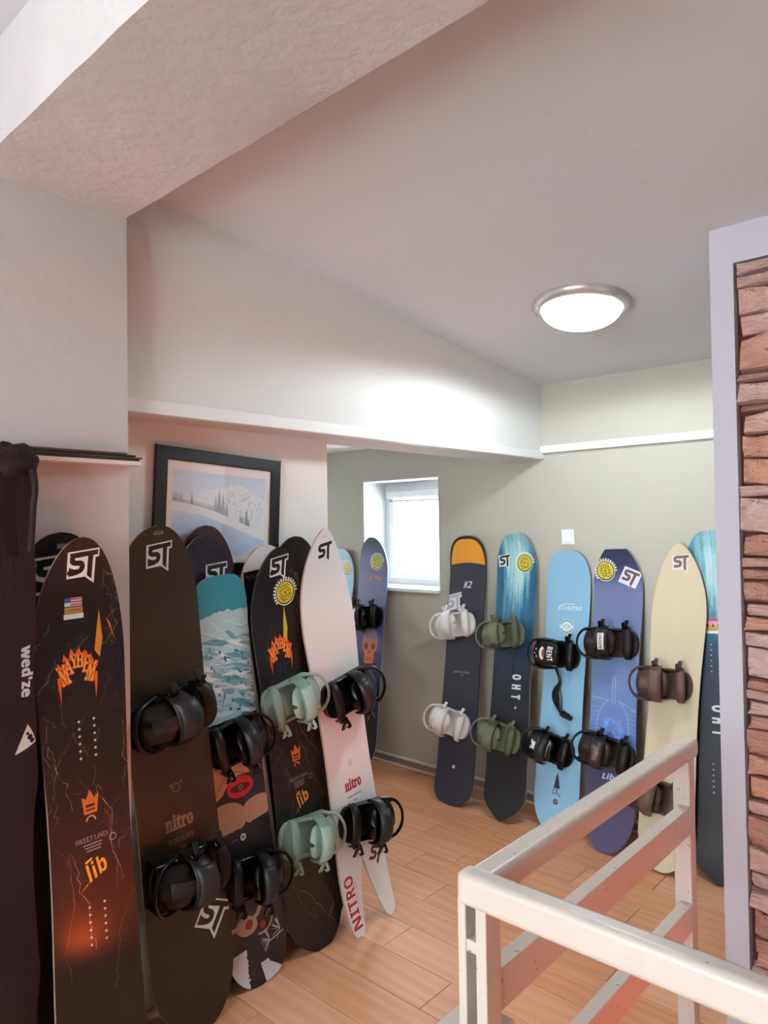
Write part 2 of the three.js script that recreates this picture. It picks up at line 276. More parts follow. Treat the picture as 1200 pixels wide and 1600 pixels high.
// dark snowboard bag hanging at the left
{
  const t = thing('snowboard_bag', 'tall dark snowboard bag, red glow in its colour, with white lettering draped over the wall shelf', 'bag', [CX + 0.052, 0, -0.48]);
  const tex = canvasTex(512, 1792, (c, w, h) => {
    const k = 1024; c.fillStyle = '#2c0d12'; c.fillRect(0, 0, w, h);  // a red glow is put into the dark bag colour
    for (let q = 0; q < 9000; q++) { c.fillStyle = `rgba(${rnd() < 0.5 ? '90,30,38' : '12,4,6'},${rnd(0.04, 0.14)})`; c.fillRect(rnd(0, w), rnd(0, h), rnd(1, 3), rnd(2, 9)); }
    c.fillStyle = '#e6dedb';
    c.save(); c.translate(w - 0.024 * k, 0.444 * k); c.rotate(Math.PI / 2); c.font = 'bold 62px sans-serif'; c.textBaseline = 'middle'; c.strokeStyle = '#e6dedb'; c.lineWidth = 3; c.scale(0.64, 0.62); c.strokeText("wed'ze", 0, 0); c.fillText("wed'ze", 0, 0); c.restore();
    const lx = w - 0.022 * k, ly = 0.64 * k; c.beginPath(); c.moveTo(lx - 4, ly); c.quadraticCurveTo(lx + 14, ly + 22, lx + 20, ly + 50); c.quadraticCurveTo(lx, ly + 62, lx - 36, ly + 70); c.closePath(); c.fill();
    c.fillStyle = '#2c0d12'; for (const [x, y, r] of [[-3, 24, 4], [4, 34, 7], [10, 44, 6]]) { c.beginPath(); c.arc(lx + x, ly + y, r, 0, 7); c.fill(); }
  });
  const body = new THREE.BoxGeometry(0.06, 1.7, 0.5, 4, 60, 18); body.translate(0.032, 0.852, 0.0);
  const deform = (g) => {
    const p = g.attributes.position;
    for (let i = 0; i < p.count; i++) {
      let x = p.getX(i), y = p.getY(i), z = p.getZ(i); const side = Math.abs(z) / 0.25;
      x = 0.004 + (x - 0.002) * (1 - 0.4 * side ** 4); x += 0.008 * perlin.noise(z * 7, y * 3, 2) * (x > 0.03 ? 1 : 0);
      z += 0.014 * perlin.noise(y * 3.3, 4, 1) + 0.008 * perlin.noise(y * 9, 2, 6) - (z < 0 ? 0.012 * Math.exp(-(((y - 1.66) / 0.06) ** 2)) : 0);
      if (y > 1.6) y += (0.02 * perlin.noise(z * 9, 1, 3) + 0.03 * Math.exp(-(((z + 0.18) / 0.05) ** 2))) * ((y - 1.6) / 0.1);
      p.setXYZ(i, x, y, z);
    }
    g.computeVertexNormals(); return g;
  };
  mesh('bag_body', deform(body), std('#2a0c11', 0.9), t);
  const fp = new THREE.PlaneGeometry(0.5, 1.7, 18, 60); fp.rotateY(Math.PI / 2); fp.translate(0.0635, 0.852, 0);
  mesh('front_panel', deform(fp), std('#ffffff', 0.9, { map: tex, bumpMap: plasterBump, bumpScale: 0.002 }), t);
  { const g = new THREE.SphereGeometry(1, 28, 20), p = g.attributes.position; for (let i = 0; i < p.count; i++) { const q = 1 + 0.28 * perlin.noise(p.getX(i) * 2, p.getY(i) * 2.2, p.getZ(i) * 2); p.setXYZ(i, p.getX(i) * 0.042 * q, p.getY(i) * 0.05 * q, p.getZ(i) * 0.062 * q); } g.computeVertexNormals(); g.translate(0.03, 1.716, -0.2); mesh('folded_top', g, std('#220a0e', 0.9), t); }
  mesh('handle', tube([V(0.062, 1.7, -0.235), V(0.072, 1.66, -0.24), V(0.07, 1.6, -0.236), V(0.066, 1.5, -0.232)], 0.008, 24, 8), std('#1c080b', 0.85), t);
}

// ---------------------------------------------------------------- railing round the stair opening
{
  const t = thing('stair_railing', 'cream painted wooden railing round the stair opening with two slats and slim posts', 'railing');
  const chips = canvasTex(512, 512, (c, w, h) => { c.fillStyle = '#cbc1b6'; c.fillRect(0, 0, w, h); for (let k = 0; k < 700; k++) { c.fillStyle = `rgba(190,170,155,${rnd(0.03, 0.12)})`; c.fillRect(rnd(0, w), rnd(0, h), rnd(2, 40), rnd(1, 3)); } for (let k = 0; k < 26; k++) { c.fillStyle = k % 3 ? '#8a6a5a' : '#6e4438'; const x = rnd(0, w), y = rnd(0, h); c.beginPath(); c.ellipse(x, y, rnd(1, 7), rnd(0.8, 2.4), rnd(0, 3), 0, 7); c.fill(); } });
  chips.wrapS = chips.wrapT = THREE.RepeatWrapping; chips.repeat.set(2.2, 2.2);
  const cream = new THREE.MeshPhysicalMaterial({ map: chips, roughness: 0.38, clearcoat: 0.3, clearcoatRoughness: 0.3 });
  mesh('front_rail', bx(-0.832, 1.0, 0.826, 0.89, -1.152, -1.105, 0.014), cream, t);
  mesh('side_rail', bx(-0.818, -0.76, 0.838, 0.893, -2.245, -1.13, 0.014), cream, t);
  mesh('post', bx(-0.831, -0.812, 0.57, 0.84, -1.15, -1.11, 0.003), cream, t);
  mesh('post', bx(-0.79, -0.766, 0.57, 0.84, -1.16, -1.11, 0.003), cream, t);
  mesh('cross_piece', bx(-0.815, -0.785, 0.741, 0.765, -1.145, -1.113, 0.002), cream, t);
  mesh('slat', bx(-0.805, -0.77, 0.62, 0.7, -2.2, -1.15, 0.003), cream, t);
  mesh('slat', bx(-0.805, -0.77, 0.335, 0.415, -2.2, -1.15, 0.003), cream, t);
  mesh('far_post', bx(-0.822, -0.772, 0, 0.842, -2.235, -2.19, 0.003), cream, t);
  mesh('newel', bx(-0.874, -0.762, 0, 0.592, -1.2, -1.04, 0.006), cream, t);
}
// ---------------------------------------------------------------- print on the boards (units: metres from the nose down, x from the centre line)
const TW = 0.34;
function art(L, H, base, draw) {
  const W = Math.round(H * TW / L), k = H / L;
  const tex = canvasTex(W, H, (c) => { c.fillStyle = base; c.fillRect(0, 0, W, H); c.setTransform(k, 0, 0, k, W / 2, 0); c.lineJoin = 'round'; draw(c, L); });
  return tex;
}
const poly = (c, pts) => { c.beginPath(); pts.forEach(([x, y], i) => (i ? c.lineTo(x, y) : c.moveTo(x, y))); c.closePath(); };
function at(c, x, y, rot, s, f) { c.save(); c.translate(x, y); c.rotate(rot); c.scale(s, s); f(c); c.restore(); }
// shop sticker: heavy slanted S and T whose stem runs to a point; style box / outline / plain
function ST(c, x, y, h, rot = 0, style = 'outline', dark = '#100c0e', light = '#e4e0de') {
  at(c, x, y, rot, h, () => {
    c.translate(-0.5, -0.5); c.transform(1, -0.1, 0, 1, 0, 0.06); c.lineJoin = 'miter';
    const panel = [[-0.04, 0.02], [0.98, 0.02], [0.98, 0.26], [0.86, 0.26], [0.84, 1.1], [0.56, 0.86], [-0.04, 0.84]];
    if (style === 'square') { c.fillStyle = light; poly(c, [[-0.1, -0.08], [1.08, -0.08], [1.08, 1.0], [-0.1, 1.0]]); c.fill(); }
    else if (style !== 'plain') { poly(c, panel); c.fillStyle = light; c.fill(); c.strokeStyle = light; c.lineWidth = 0.06; c.stroke(); }
    if (style === 'outline') { c.fillStyle = dark; poly(c, [[0.0, 0.05], [0.34, 0.05], [0.3, 0.2], [0.06, 0.2]]); c.fill(); poly(c, [[0.0, 0.5], [0.2, 0.6], [0.3, 0.6], [0.3, 0.78], [0.0, 0.8]]); c.fill(); }
    c.strokeStyle = c.fillStyle = dark; c.lineWidth = 0.17;
    c.beginPath(); c.moveTo(0.5, 0.13); c.lineTo(0.2, 0.13); c.quadraticCurveTo(0.09, 0.15, 0.1, 0.27); c.quadraticCurveTo(0.1, 0.37, 0.25, 0.39); c.lineTo(0.34, 0.4); c.quadraticCurveTo(0.46, 0.43, 0.44, 0.56); c.quadraticCurveTo(0.42, 0.68, 0.3, 0.68); c.lineTo(0.03, 0.68); c.stroke();
    poly(c, [[0.46, 0.05], [0.96, 0.05], [0.96, 0.21], [0.8, 0.21], [0.78, 1.0], [0.62, 0.86], [0.63, 0.21], [0.46, 0.21]]); c.fill();
  });
}
function sunSticker(c, x, y, r) {
  at(c, x, y, -0.25, r, () => {
    c.fillStyle = '#e9e3dc'; for (let k = 0; k < 17; k++) { const a = Math.PI * 0.86 + k / 16 * Math.PI * 1.2; at(c, Math.cos(a) * 1.08, Math.sin(a) * 1.08, a + Math.PI / 2, 1, () => c.fillRect(-0.075, -0.16, 0.15, 0.3)); }
    c.fillStyle = '#efe9e0'; c.beginPath(); c.arc(0, 0.03, 1.02, 0, 7); c.fill(); c.fillStyle = '#171214'; c.beginPath(); c.arc(0, 0.02, 0.95, 0, 7); c.fill();
    c.fillStyle = '#d8c62c'; c.beginPath(); c.arc(0, 0, 0.86, 0, 7); c.fill();
    c.strokeStyle = '#4a4a18'; c.lineWidth = 0.06; for (let q = -3; q <= 3; q++) { c.beginPath(); let px = -0.62 * Math.sqrt(1 - (q / 4.6) ** 2); c.moveTo(px, q * 0.19); while (px < 0.55 * Math.sqrt(1 - (q / 4.6) ** 2)) { px += rnd(0.06, 0.13); c.lineTo(px, q * 0.19 + rnd(-0.08, 0.08)); } c.stroke(); }
    c.fillStyle = '#d8c62c'; c.fillRect(-0.24, -0.2, 0.48, 0.4); c.fillStyle = '#a8541c'; c.beginPath(); c.arc(0, 0, 0.13, 0, 7); c.fill();
  });
}
function text(c, s, x, y, h, { rot = 0, color = '#fff', font = 'bold 100px sans-serif', sx = 1, align = 'center', stroke } = {}) {
  c.save(); c.translate(x, y); c.rotate(rot); c.scale(h / 72 * sx, h / 72); c.font = font; c.textAlign = align; c.textBaseline = 'middle'; c.fillStyle = color;
  if (stroke) { c.strokeStyle = stroke; c.lineWidth = 7; c.strokeText(s, 0, 0); } c.fillText(s, 0, 0); c.restore();
}
function inserts(c, x, y, n = 6, dx = 0.02, dy = 0.019) { for (let k = 0; k < n; k++) for (const s of [-1, 1]) { const yy = y + (k - (n - 1) / 2) * dy; c.fillStyle = '#1a1516'; c.beginPath(); c.arc(x + s * dx, yy, 0.0052, 0, 7); c.fill(); c.fillStyle = '#c9bdb4'; c.beginPath(); c.arc(x + s * dx - 0.0008, yy - 0.001, 0.0035, 0, 7); c.fill(); } }
function crack(c, x, y, dx, dy, n, color, w) { c.strokeStyle = color; c.lineCap = 'round'; for (let k = 0; k < n; k++) { const nx = x + dx / n + rnd(-0.01, 0.01), ny = y + dy / n + rnd(-0.008, 0.008); c.lineWidth = w * rnd(0.35, 1.2); c.beginPath(); c.moveTo(x, y); c.lineTo(nx, ny); c.stroke(); if (rnd() < 0.12) { c.lineWidth = w * 0.4; c.beginPath(); c.moveTo(nx, ny); c.lineTo(nx + rnd(-0.02, 0.02), ny + rnd(-0.01, 0.03)); c.stroke(); } x = nx; y = ny; } }
function blotch(c, x, y, r, color, n = 40) { for (let k = 0; k < n; k++) { const a = rnd(0, 6.3), d = r * rnd() ** 0.6; c.fillStyle = color; c.beginPath(); c.ellipse(x + d * Math.cos(a), y + d * 1.4 * Math.sin(a), rnd(0.002, 0.014), rnd(0.001, 0.006), rnd(0, 3), 0, 7); c.fill(); } }
function flameWord(c, word, x, y, R, h) {
  const n = word.length; for (let k = 0; k < n; k++) {
    const a = (k - (n - 1) / 2) * 0.36; at(c, x + R * Math.sin(a), y + R * (1 - Math.cos(a)) * 1.9, a * 0.35, 1, () => {
      const g = c.createLinearGradient(0, -h, 0, h * 0.7); g.addColorStop(0, '#e8501c'); g.addColorStop(0.55, '#f08a2e'); g.addColorStop(1, '#d83a16');
      c.save(); c.scale(h / 72 * 0.62, h / 72 * (1 + 0.25 * Math.abs(k - (n - 1) / 2))); c.font = 'bold 100px serif'; c.textAlign = 'center'; c.textBaseline = 'middle'; c.fillStyle = '#e8702a'; c.strokeStyle = '#e05a20'; c.lineWidth = 9; c.strokeText(word[k], 0, 0); c.fillStyle = '#f0a03c'; c.fillText(word[k], 0, 0); c.restore();
      c.fillStyle = '#e4601f'; poly(c, [[-0.012, -h * 0.5], [-0.004, -h * 1.15], [0.004, -h * 0.5]]); c.fill(); poly(c, [[0.004, -h * 0.4], [0.011, -h * 0.95], [0.014, -h * 0.4]]); c.fill();
    });
  }
  for (const s of [-1, 1]) { c.fillStyle = '#df5a1e'; poly(c, [[x + s * (R * 0.86), y + h * 1.2], [x + s * (R * 1.16), y + h * 1.2], [x + s * R * 1.12, y + h * 2.1], [x + s * (R * 0.98), y + h * 3.5], [x + s * R * 0.96, y + h * 2.2]]); c.fill(); }
}
function marbleArt(far) {
  return (c, L) => {
    for (let k = 0; k < 26; k++) blotch(c, rnd(-0.15, 0.15), rnd(0, L), rnd(0.03, 0.09), `rgba(${rnd() < 0.5 ? '110,104,112' : '80,60,66'},${rnd(0.03, 0.1)})`, 60);
    for (let k = 0; k < 34; k++) crack(c, rnd(-0.14, 0.14), rnd(0.1, L * 0.5), rnd(-0.08, 0.08), rnd(0.03, 0.14), 7, `rgba(206,202,210,${rnd(0.14, 0.5)})`, 0.002);
    for (const [x, y, dx, dy] of [[0.06, 0.09, 0.03, 0.11], [0.09, 0.2, -0.02, 0.1], [0.1, 0.5, 0.02, 0.32], [-0.1, 0.52, 0.03, 0.2], [-0.06, 0.8, 0.03, 0.3], [0.02, 0.65, 0.08, 0.3], [0.11, 0.95, -0.02, 0.24], [-0.1, L - 0.3, 0.12, 0.24], [0.09, L - 0.22, -0.05, 0.15]]) { crack(c, x, y, dx, dy, 16, 'rgba(206,112,44,.5)', 0.0024); crack(c, x + 0.004, y, dx, dy, 16, 'rgba(240,220,190,.55)', 0.0017); }
    ST(c, 0.008, 0.072, 0.078);
    if (far) sunSticker(c, 0.036, 0.172, 0.046);
    else { c.fillStyle = '#c9c4c4'; c.fillRect(-0.04, 0.155, 0.046, 0.022); c.fillStyle = '#b0343a'; for (let k = 0; k < 3; k++) c.fillRect(-0.025, 0.157 + k * 0.007, 0.031, 0.0035); c.fillStyle = '#3c5a94'; c.fillRect(-0.04, 0.155, 0.016, 0.012); c.fillStyle = '#a08a30'; c.fillRect(-0.04, 0.179, 0.048, 0.016); c.fillStyle = '#b84a28'; c.fillRect(-0.03, 0.185, 0.034, 0.005); c.fillStyle = '#d8d2d0'; c.fillRect(-0.042, 0.196, 0.052, 0.014); }
    const fx = far ? 0.014 : 0.04, fy = far ? 0.33 : 0.3; c.fillStyle = far ? '#c8b02c' : '#d8801e'; poly(c, [[fx - 0.004, fy], [fx + 0.012, fy - 0.11], [fx + 0.02, fy - 0.03], [fx + 0.01, fy + 0.02]]); c.fill();
    const wy = far ? 0.352 : 0.318; flameWord(c, 'MAYHEM', -0.012, wy, 0.046, 0.031);
    if (!far) { c.fillStyle = '#e0701e'; poly(c, [[0.07, 0.215], [0.08, 0.23], [0.098, 0.29], [0.09, 0.27]]); c.fill(); }
    if (!far) { inserts(c, 0.004, 0.525, 6); inserts(c, 0.004, 1.0, 6); }
    const ty = far ? 0.78 : 0.705; c.strokeStyle = c.fillStyle = '#c96a26'; c.lineWidth = 0.004; at(c, 0, ty, 0, 1, () => { poly(c, [[-0.022, -0.035], [-0.017, 0.012], [0.018, 0.012], [0.024, -0.04], [0.012, -0.026], [0, -0.05], [-0.01, -0.026]]); c.fill(); c.fillStyle = '#170f10'; c.fillRect(-0.012, -0.012, 0.024, 0.006); c.fillRect(-0.012, 0.0, 0.024, 0.004); c.strokeStyle = '#d8a060'; c.beginPath(); c.arc(0, 0.03, 0.012, 3.3, 6.2); c.stroke(); });
    text(c, 'SWEET LINES', 0.0, ty + 0.075, 0.012, { color: '#b0a49c', sx: 0.8, font: '100px serif' }); for (let k = 0; k < 3; k++) { c.fillStyle = '#a09690'; c.fillRect(-0.024 + 0.004 * k, ty + 0.088 + 0.008 * k, 0.05 - 0.006 * k, 0.003); }
    c.strokeStyle = '#b0a49c'; c.lineWidth = 0.002; c.beginPath(); c.arc(0.055, ty + 0.09, 0.009, 0, 7); c.stroke();
    at(c, 0.0, ty + 0.158, -0.42, 1, () => { text(c, 'lib', 0.004, 0, 0.044, { color: '#f0a024', font: 'italic bold 100px sans-serif', sx: 0.8 }); c.fillStyle = '#f0b030'; poly(c, [[-0.03, 0.022], [-0.055, 0.026], [-0.02, 0.016]]); c.fill(); c.fillRect(-0.01, -0.034, 0.02, 0.006); });
  };
}
const ARTS = {
  olive: (c, L) => {
    for (let k = 0; k < 500; k++) { c.fillStyle = `rgba(80,66,30,${rnd(0.03, 0.1)})`; c.fillRect(rnd(-0.17, 0.17), rnd(0, L), rnd(0.002, 0.05), 0.0012); }
    ST(c, 0.012, 0.095, 0.082); c.fillStyle = '#8a8078'; c.fillRect(-0.012, 0.018, 0.032, 0.011); c.fillStyle = '#443a30'; c.fillRect(-0.008, 0.021, 0.024, 0.004);
    c.strokeStyle = c.fillStyle = '#7c6650'; c.lineWidth = 0.003; c.beginPath(); c.arc(0.0, 0.82, 0.013, 0, 7); c.stroke(); c.beginPath(); c.arc(-0.018, 0.81, 0.004, 0, 7); c.arc(0.018, 0.806, 0.004, 0, 7); c.fill();
    text(c, 'nitro', 0.0, 0.925, 0.042, { color: '#8c6e54', font: 'bold 100px serif', sx: 0.66, stroke: '#8c6e54' }); text(c, 'SQUASH', 0.0, 0.98, 0.016, { color: '#8c7058', font: '100px serif' }); text(c, '159', 0.004, 1.008, 0.01, { color: '#8c7058' });
    ST(c, 0.085, 1.262, 0.1, 0.6);
  },
  illus: (c, L) => {
    c.fillStyle = '#2f93a8'; c.fillRect(-0.2, 0, 0.4, 0.2);
    c.fillStyle = '#a9d3da'; c.beginPath(); c.moveTo(-0.2, 0.3); for (let x = -0.17; x <= 0.17; x += 0.004) c.lineTo(x, 0.125 + 0.22 * Math.abs(x - 0.0) ** 1.1 * (x < 0 ? 1 : 0.4) + 0.012 * perlin.noise(x * 40, 1, 1)); c.lineTo(0.2, 0.52); c.lineTo(-0.2, 0.52); c.fill();
    for (let k = 0; k < 46; k++) { const y = 0.2 + k * 0.0068, x = rnd(-0.17, 0.08), w = rnd(0.05, 0.16); c.fillStyle = ['rgba(46,140,164,.55)', 'rgba(226,242,243,.8)', 'rgba(120,186,198,.6)', 'rgba(22,104,136,.5)'][k % 4]; c.beginPath(); c.moveTo(x, y); c.bezierCurveTo(x + w * 0.3, y - rnd(0.006, 0.02), x + w * 0.7, y + rnd(0.0, 0.03), x + w, y + rnd(0.01, 0.05)); c.bezierCurveTo(x + w * 0.7, y + rnd(0.03, 0.06), x + w * 0.3, y + rnd(0.004, 0.02), x, y); c.fill(); }
    for (let k = 0; k < 120; k++) { const x = rnd(-0.16, 0.16), y = rnd(0.15, 0.5); c.strokeStyle = rnd() < 0.45 ? `rgba(40,128,156,${rnd(0.15, 0.5)})` : `rgba(236,248,248,${rnd(0.3, 0.8)})`; c.lineWidth = rnd(0.0008, 0.0035); c.beginPath(); c.moveTo(x, y); c.bezierCurveTo(x + 0.02, y - 0.004, x + 0.03, y + 0.02, x + rnd(0.02, 0.09), y + rnd(0.0, 0.04)); c.stroke(); }
    for (let k = 0; k < 60; k++) { c.fillStyle = `rgba(16,84,120,${rnd(0.4, 0.9)})`; c.beginPath(); c.ellipse(rnd(-0.15, 0.15), rnd(0.24, 0.48), rnd(0.003, 0.012), rnd(0.002, 0.005), rnd(0, 2), 0, 7); c.fill(); }
    c.fillStyle = '#15131c'; c.fillRect(-0.2, 0.5, 0.4, L);
    c.fillStyle = '#222a3c'; poly(c, [[0.0, 0.52], [0.2, 0.52], [0.2, 0.83], [0.02, 0.8]]); c.fill();
    c.fillStyle = '#b98c70'; c.beginPath(); c.moveTo(-0.2, 0.6); c.quadraticCurveTo(0.02, 0.6, 0.06, 0.7); c.quadraticCurveTo(-0.02, 0.68, -0.06, 0.74); c.lineTo(-0.2, 0.8); c.fill();
    c.strokeStyle = '#8a5c44'; c.lineWidth = 0.004; c.beginPath(); c.arc(-0.01, 0.755, 0.075, 3.4, 5.4); c.stroke();
    c.fillStyle = '#c01a20'; c.beginPath(); c.ellipse(0.012, 0.735, 0.055, 0.036, 0.05, 0, 7); c.fill(); c.fillStyle = '#4a0c10'; c.beginPath(); c.ellipse(0.012, 0.738, 0.042, 0.014, 0.05, 0, 7); c.fill(); c.fillStyle = '#8c7c70'; c.beginPath(); c.arc(0.014, 0.737, 0.009, 0, 7); c.fill(); c.fillStyle = '#1a1010'; c.beginPath(); c.arc(0.014, 0.737, 0.005, 0, 7); c.fill();
    for (const [x, y, rx, ry] of [[-0.06, 0.83, 0.085, 0.06], [0.08, 0.835, 0.075, 0.048]]) { c.fillStyle = '#b58a70'; c.beginPath(); c.ellipse(x, y, rx, ry, 0.1, 0, 7); c.fill(); c.strokeStyle = '#8c6450'; c.lineWidth = 0.003; c.beginPath(); c.ellipse(x, y, rx, ry, 0.1, 3.2, 5.6); c.stroke(); }
    c.fillStyle = '#1d1a22'; c.beginPath(); c.moveTo(-0.2, 0.885); for (let x = -0.18; x < 0.19; x += 0.006) c.lineTo(x, 0.872 - 0.1 * Math.max(0, x) + 0.006 * perlin.noise(x * 90, 2, 5)); c.lineTo(0.2, L); c.lineTo(-0.2, L); c.fill();
    c.strokeStyle = '#b8b2b4'; c.lineWidth = 0.003; c.beginPath(); c.arc(-0.115, 0.795, 0.016, 0, 7); c.stroke(); c.fillStyle = '#d4d0d0'; c.beginPath(); c.arc(0.0, 0.905, 0.012, 0, 7); c.fill(); c.fillStyle = '#6a6468'; c.beginPath(); c.arc(0.0, 0.905, 0.006, 0, 7); c.fill(); c.fillRect(-0.05, 0.902, 0.028, 0.004); c.beginPath(); c.ellipse(-0.09, 0.905, 0.018, 0.007, 0, 0, 7); c.stroke();
    c.fillStyle = '#d8d4d6'; c.fillRect(0.04, 0.625, 0.045, 0.014);
    for (let k = 0; k < 130; k++) { c.strokeStyle = `rgba(110,100,110,${rnd(0.1, 0.3)})`; c.lineWidth = 0.001; const x = rnd(-0.15, 0.15), y = rnd(0.92, L); c.beginPath(); c.moveTo(x, y); c.lineTo(x + rnd(0.01, 0.05), y - rnd(0.0, 0.02)); c.stroke(); }
    c.strokeStyle = '#b49080'; c.lineWidth = 0.016; c.lineCap = 'round'; c.beginPath(); c.moveTo(-0.09, 1.19); c.quadraticCurveTo(-0.02, 1.2, 0.02, 1.18); c.quadraticCurveTo(0.05, 1.13, 0.085, 1.145); c.stroke(); c.fillStyle = '#b49080'; c.beginPath(); c.ellipse(-0.03, 1.2, 0.045, 0.032, 0.3, 0, 7); c.fill(); c.strokeStyle = '#a88478'; c.lineWidth = 0.008; c.beginPath(); c.arc(0.03, 1.2, 0.05, 0.4, 1.9); c.stroke();
    c.fillStyle = '#a01c20'; c.beginPath(); c.arc(-0.02, 1.2, 0.016, 0, 7); c.arc(0.035, 1.225, 0.013, 0, 7); c.fill();
    c.fillStyle = '#cfc8cc'; c.beginPath(); c.moveTo(-0.13, 1.27); for (let k = 0; k <= 20; k++) c.lineTo(-0.045 + 0.014 * perlin.noise(k * 0.9, 3, 3) - 0.001 * k, 1.27 + 0.006 * k); c.lineTo(-0.13, 1.38); c.fill();
    c.beginPath(); c.moveTo(-0.005, 1.335); c.lineTo(0.03, 1.335); for (let k = 0; k <= 8; k++) c.lineTo(0.032 + 0.006 * k, 1.345 + 0.005 * k + 0.006 * perlin.noise(k, 1, 8)); c.lineTo(0.0, 1.4); c.fill();
    c.strokeStyle = '#b6aeb2'; c.lineWidth = 0.002; for (const [x, y] of [[0.05, 1.285], [0.1, 1.27]]) for (let k = 0; k < 16; k++) { const a = rnd(2.3, 4.6); c.beginPath(); c.moveTo(x, y); c.lineTo(x + 0.04 * Math.cos(a) * rnd(0.6, 1), y + 0.04 * Math.sin(a)); c.stroke(); } c.lineWidth = 0.004; c.beginPath(); c.moveTo(0.04, 1.29); c.lineTo(0.11, 1.282); c.stroke();
  },
  white: (c, L) => {
    ST(c, 0.006, 0.09, 0.075, 0, 'plain', '#1d1616'); c.fillStyle = '#cfc9c6'; c.fillRect(-0.012, 0.03, 0.026, 0.006); c.fillStyle = '#d0cac6'; c.fillRect(-0.006, 0.905, 0.022, 0.028);
    text(c, 'nitro', 0.006, 1.0, 0.038, { color: '#b8202c', font: 'bold 100px serif', sx: 0.66, stroke: '#b8202c' }); text(c, 'SWALLOWTAIL', 0.006, 1.045, 0.008, { color: '#555' }); text(c, '156', 0.006, 1.066, 0.008, { color: '#777' });
    text(c, 'NITRO', -0.088, 1.425, 0.045, { rot: -Math.PI / 2, color: '#c0222e', sx: 1.05 }); for (const q of [0.054, 0.064]) { c.fillStyle = '#b86a6a'; for (let y = 1.36; y < 1.5; y += 0.006) c.fillRect(-0.12 + q, y, 0.0024, rnd(0.002, 0.005)); }
    ST(c, 0.078, 1.315, 0.078, 0.5, 'plain', '#6c1c26');
  },
  black: () => {}, behind: (c) => { ST(c, -0.01, 0.115, 0.11); c.fillStyle = '#8a8482'; c.fillRect(-0.01, 0.03, 0.03, 0.014); },
  galaxy: (c) => { for (let k = 0; k < 50; k++) blotch(c, rnd(-0.12, 0.14), rnd(0.05, 0.5), 0.05, `rgba(${rnd() < 0.5 ? '70,60,140' : '40,60,120'},.14)`, 30); for (let k = 0; k < 160; k++) { c.fillStyle = 'rgba(210,210,240,.6)'; c.beginPath(); c.arc(rnd(-0.15, 0.15), rnd(0, 0.6), 0.0009, 0, 7); c.fill(); } ST(c, 0.05, 0.14, 0.082, 0.06); },
  maroon: (c) => { c.strokeStyle = '#6a3540'; c.lineWidth = 0.003; c.beginPath(); c.ellipse(0, 0.2, 0.075, 0.14, 0, 3.1, 6.4); c.stroke(); },
  whtblk: (c, L) => { c.fillStyle = '#0e1020'; c.fillRect(-0.1, 0.085, 0.22, L); c.fillStyle = '#cfc9cc'; for (let k = 0; k < 6; k++) c.fillRect(-0.085 + k * 0.01, 0.1 + (k % 2) * 0.008, 0.005, 0.005); },
  skull: (c, L) => {
    const g = c.createLinearGradient(0, 0, 0, 0.13); g.addColorStop(0, '#23264e'); g.addColorStop(1, '#5f5a86'); c.fillStyle = g; c.fillRect(-0.2, 0, 0.4, 0.2); const g2 = c.createLinearGradient(0, 0.75, 0, 1.1); g2.addColorStop(0, '#4c486e'); g2.addColorStop(1, '#171422'); c.fillStyle = g2; c.fillRect(-0.2, 0.75, 0.4, L);
    sunSticker(c, 0.036, 0.162, 0.05); 'LIB·TECH'.split('').forEach((q, k) => text(c, q, -0.042 + k * 0.0155, 0.275 - 0.012 * Math.sin(k / 7 * Math.PI), 0.024, { color: '#d8604a', rot: (k - 3.5) * 0.07 }));
    at(c, 0.012, 0.7, 0, 1, () => { const s = c.createLinearGradient(0, -0.11, 0, 0.14); s.addColorStop(0, '#6f96c4'); s.addColorStop(0.45, '#d07a5c'); s.addColorStop(1, '#e07a34'); c.fillStyle = s; c.beginPath(); c.ellipse(0, -0.02, 0.068, 0.095, 0, 0, 7); c.fill(); c.beginPath(); c.roundRect(-0.042, 0.03, 0.084, 0.09, 0.02); c.fill(); c.fillStyle = '#8c2c34'; for (const q of [-1, 1]) { c.beginPath(); c.ellipse(q * 0.03, 0.01, 0.018, 0.022, q * 0.2, 0, 7); c.fill(); } poly(c, [[0, 0.03], [-0.01, 0.055], [0.01, 0.055]]); c.fill(); c.strokeStyle = '#8c3a2c'; c.lineWidth = 0.003; for (let k = -3; k <= 3; k++) { c.beginPath(); c.moveTo(k * 0.01, 0.078); c.lineTo(k * 0.01, 0.106); c.stroke(); } for (let k = 0; k < 200; k++) { c.fillStyle = `rgba(${rnd() < 0.5 ? '240,190,150' : '120,50,70'},.4)`; c.beginPath(); c.arc(rnd(-0.05, 0.05), rnd(-0.1, 0.02), 0.002, 0, 7); c.fill(); } });
  },
  pale: (c, L) => { const g = c.createLinearGradient(0, 0, 0, 0.5); g.addColorStop(0, '#a3cbd6'); g.addColorStop(0.5, '#74aec8'); g.addColorStop(1, '#1f4e7c'); c.fillStyle = g; c.fillRect(-0.2, 0, 0.4, L); sunSticker(c, 0.055, 0.13, 0.046); },
  K2: (c, L) => {
    for (let k = 0; k < 1600; k++) { c.fillStyle = `rgba(${rnd() < 0.6 ? '86,78,108' : '14,10,18'},.16)`; c.fillRect(rnd(-0.17, 0.17), rnd(0, L), 0.003, 0.003); }
    c.fillStyle = '#1a1016'; c.beginPath(); c.rect(-0.2, 0, 0.4, 0.1); c.fill(); c.fillStyle = '#f0a010'; c.beginPath(); c.moveTo(-0.116, 0.166); c.quadraticCurveTo(-0.118, 0.02, -0.02, 0.018); c.lineTo(0.02, 0.018); c.quadraticCurveTo(0.118, 0.02, 0.122, 0.172); c.quadraticCurveTo(0, 0.142, -0.116, 0.166); c.fill();
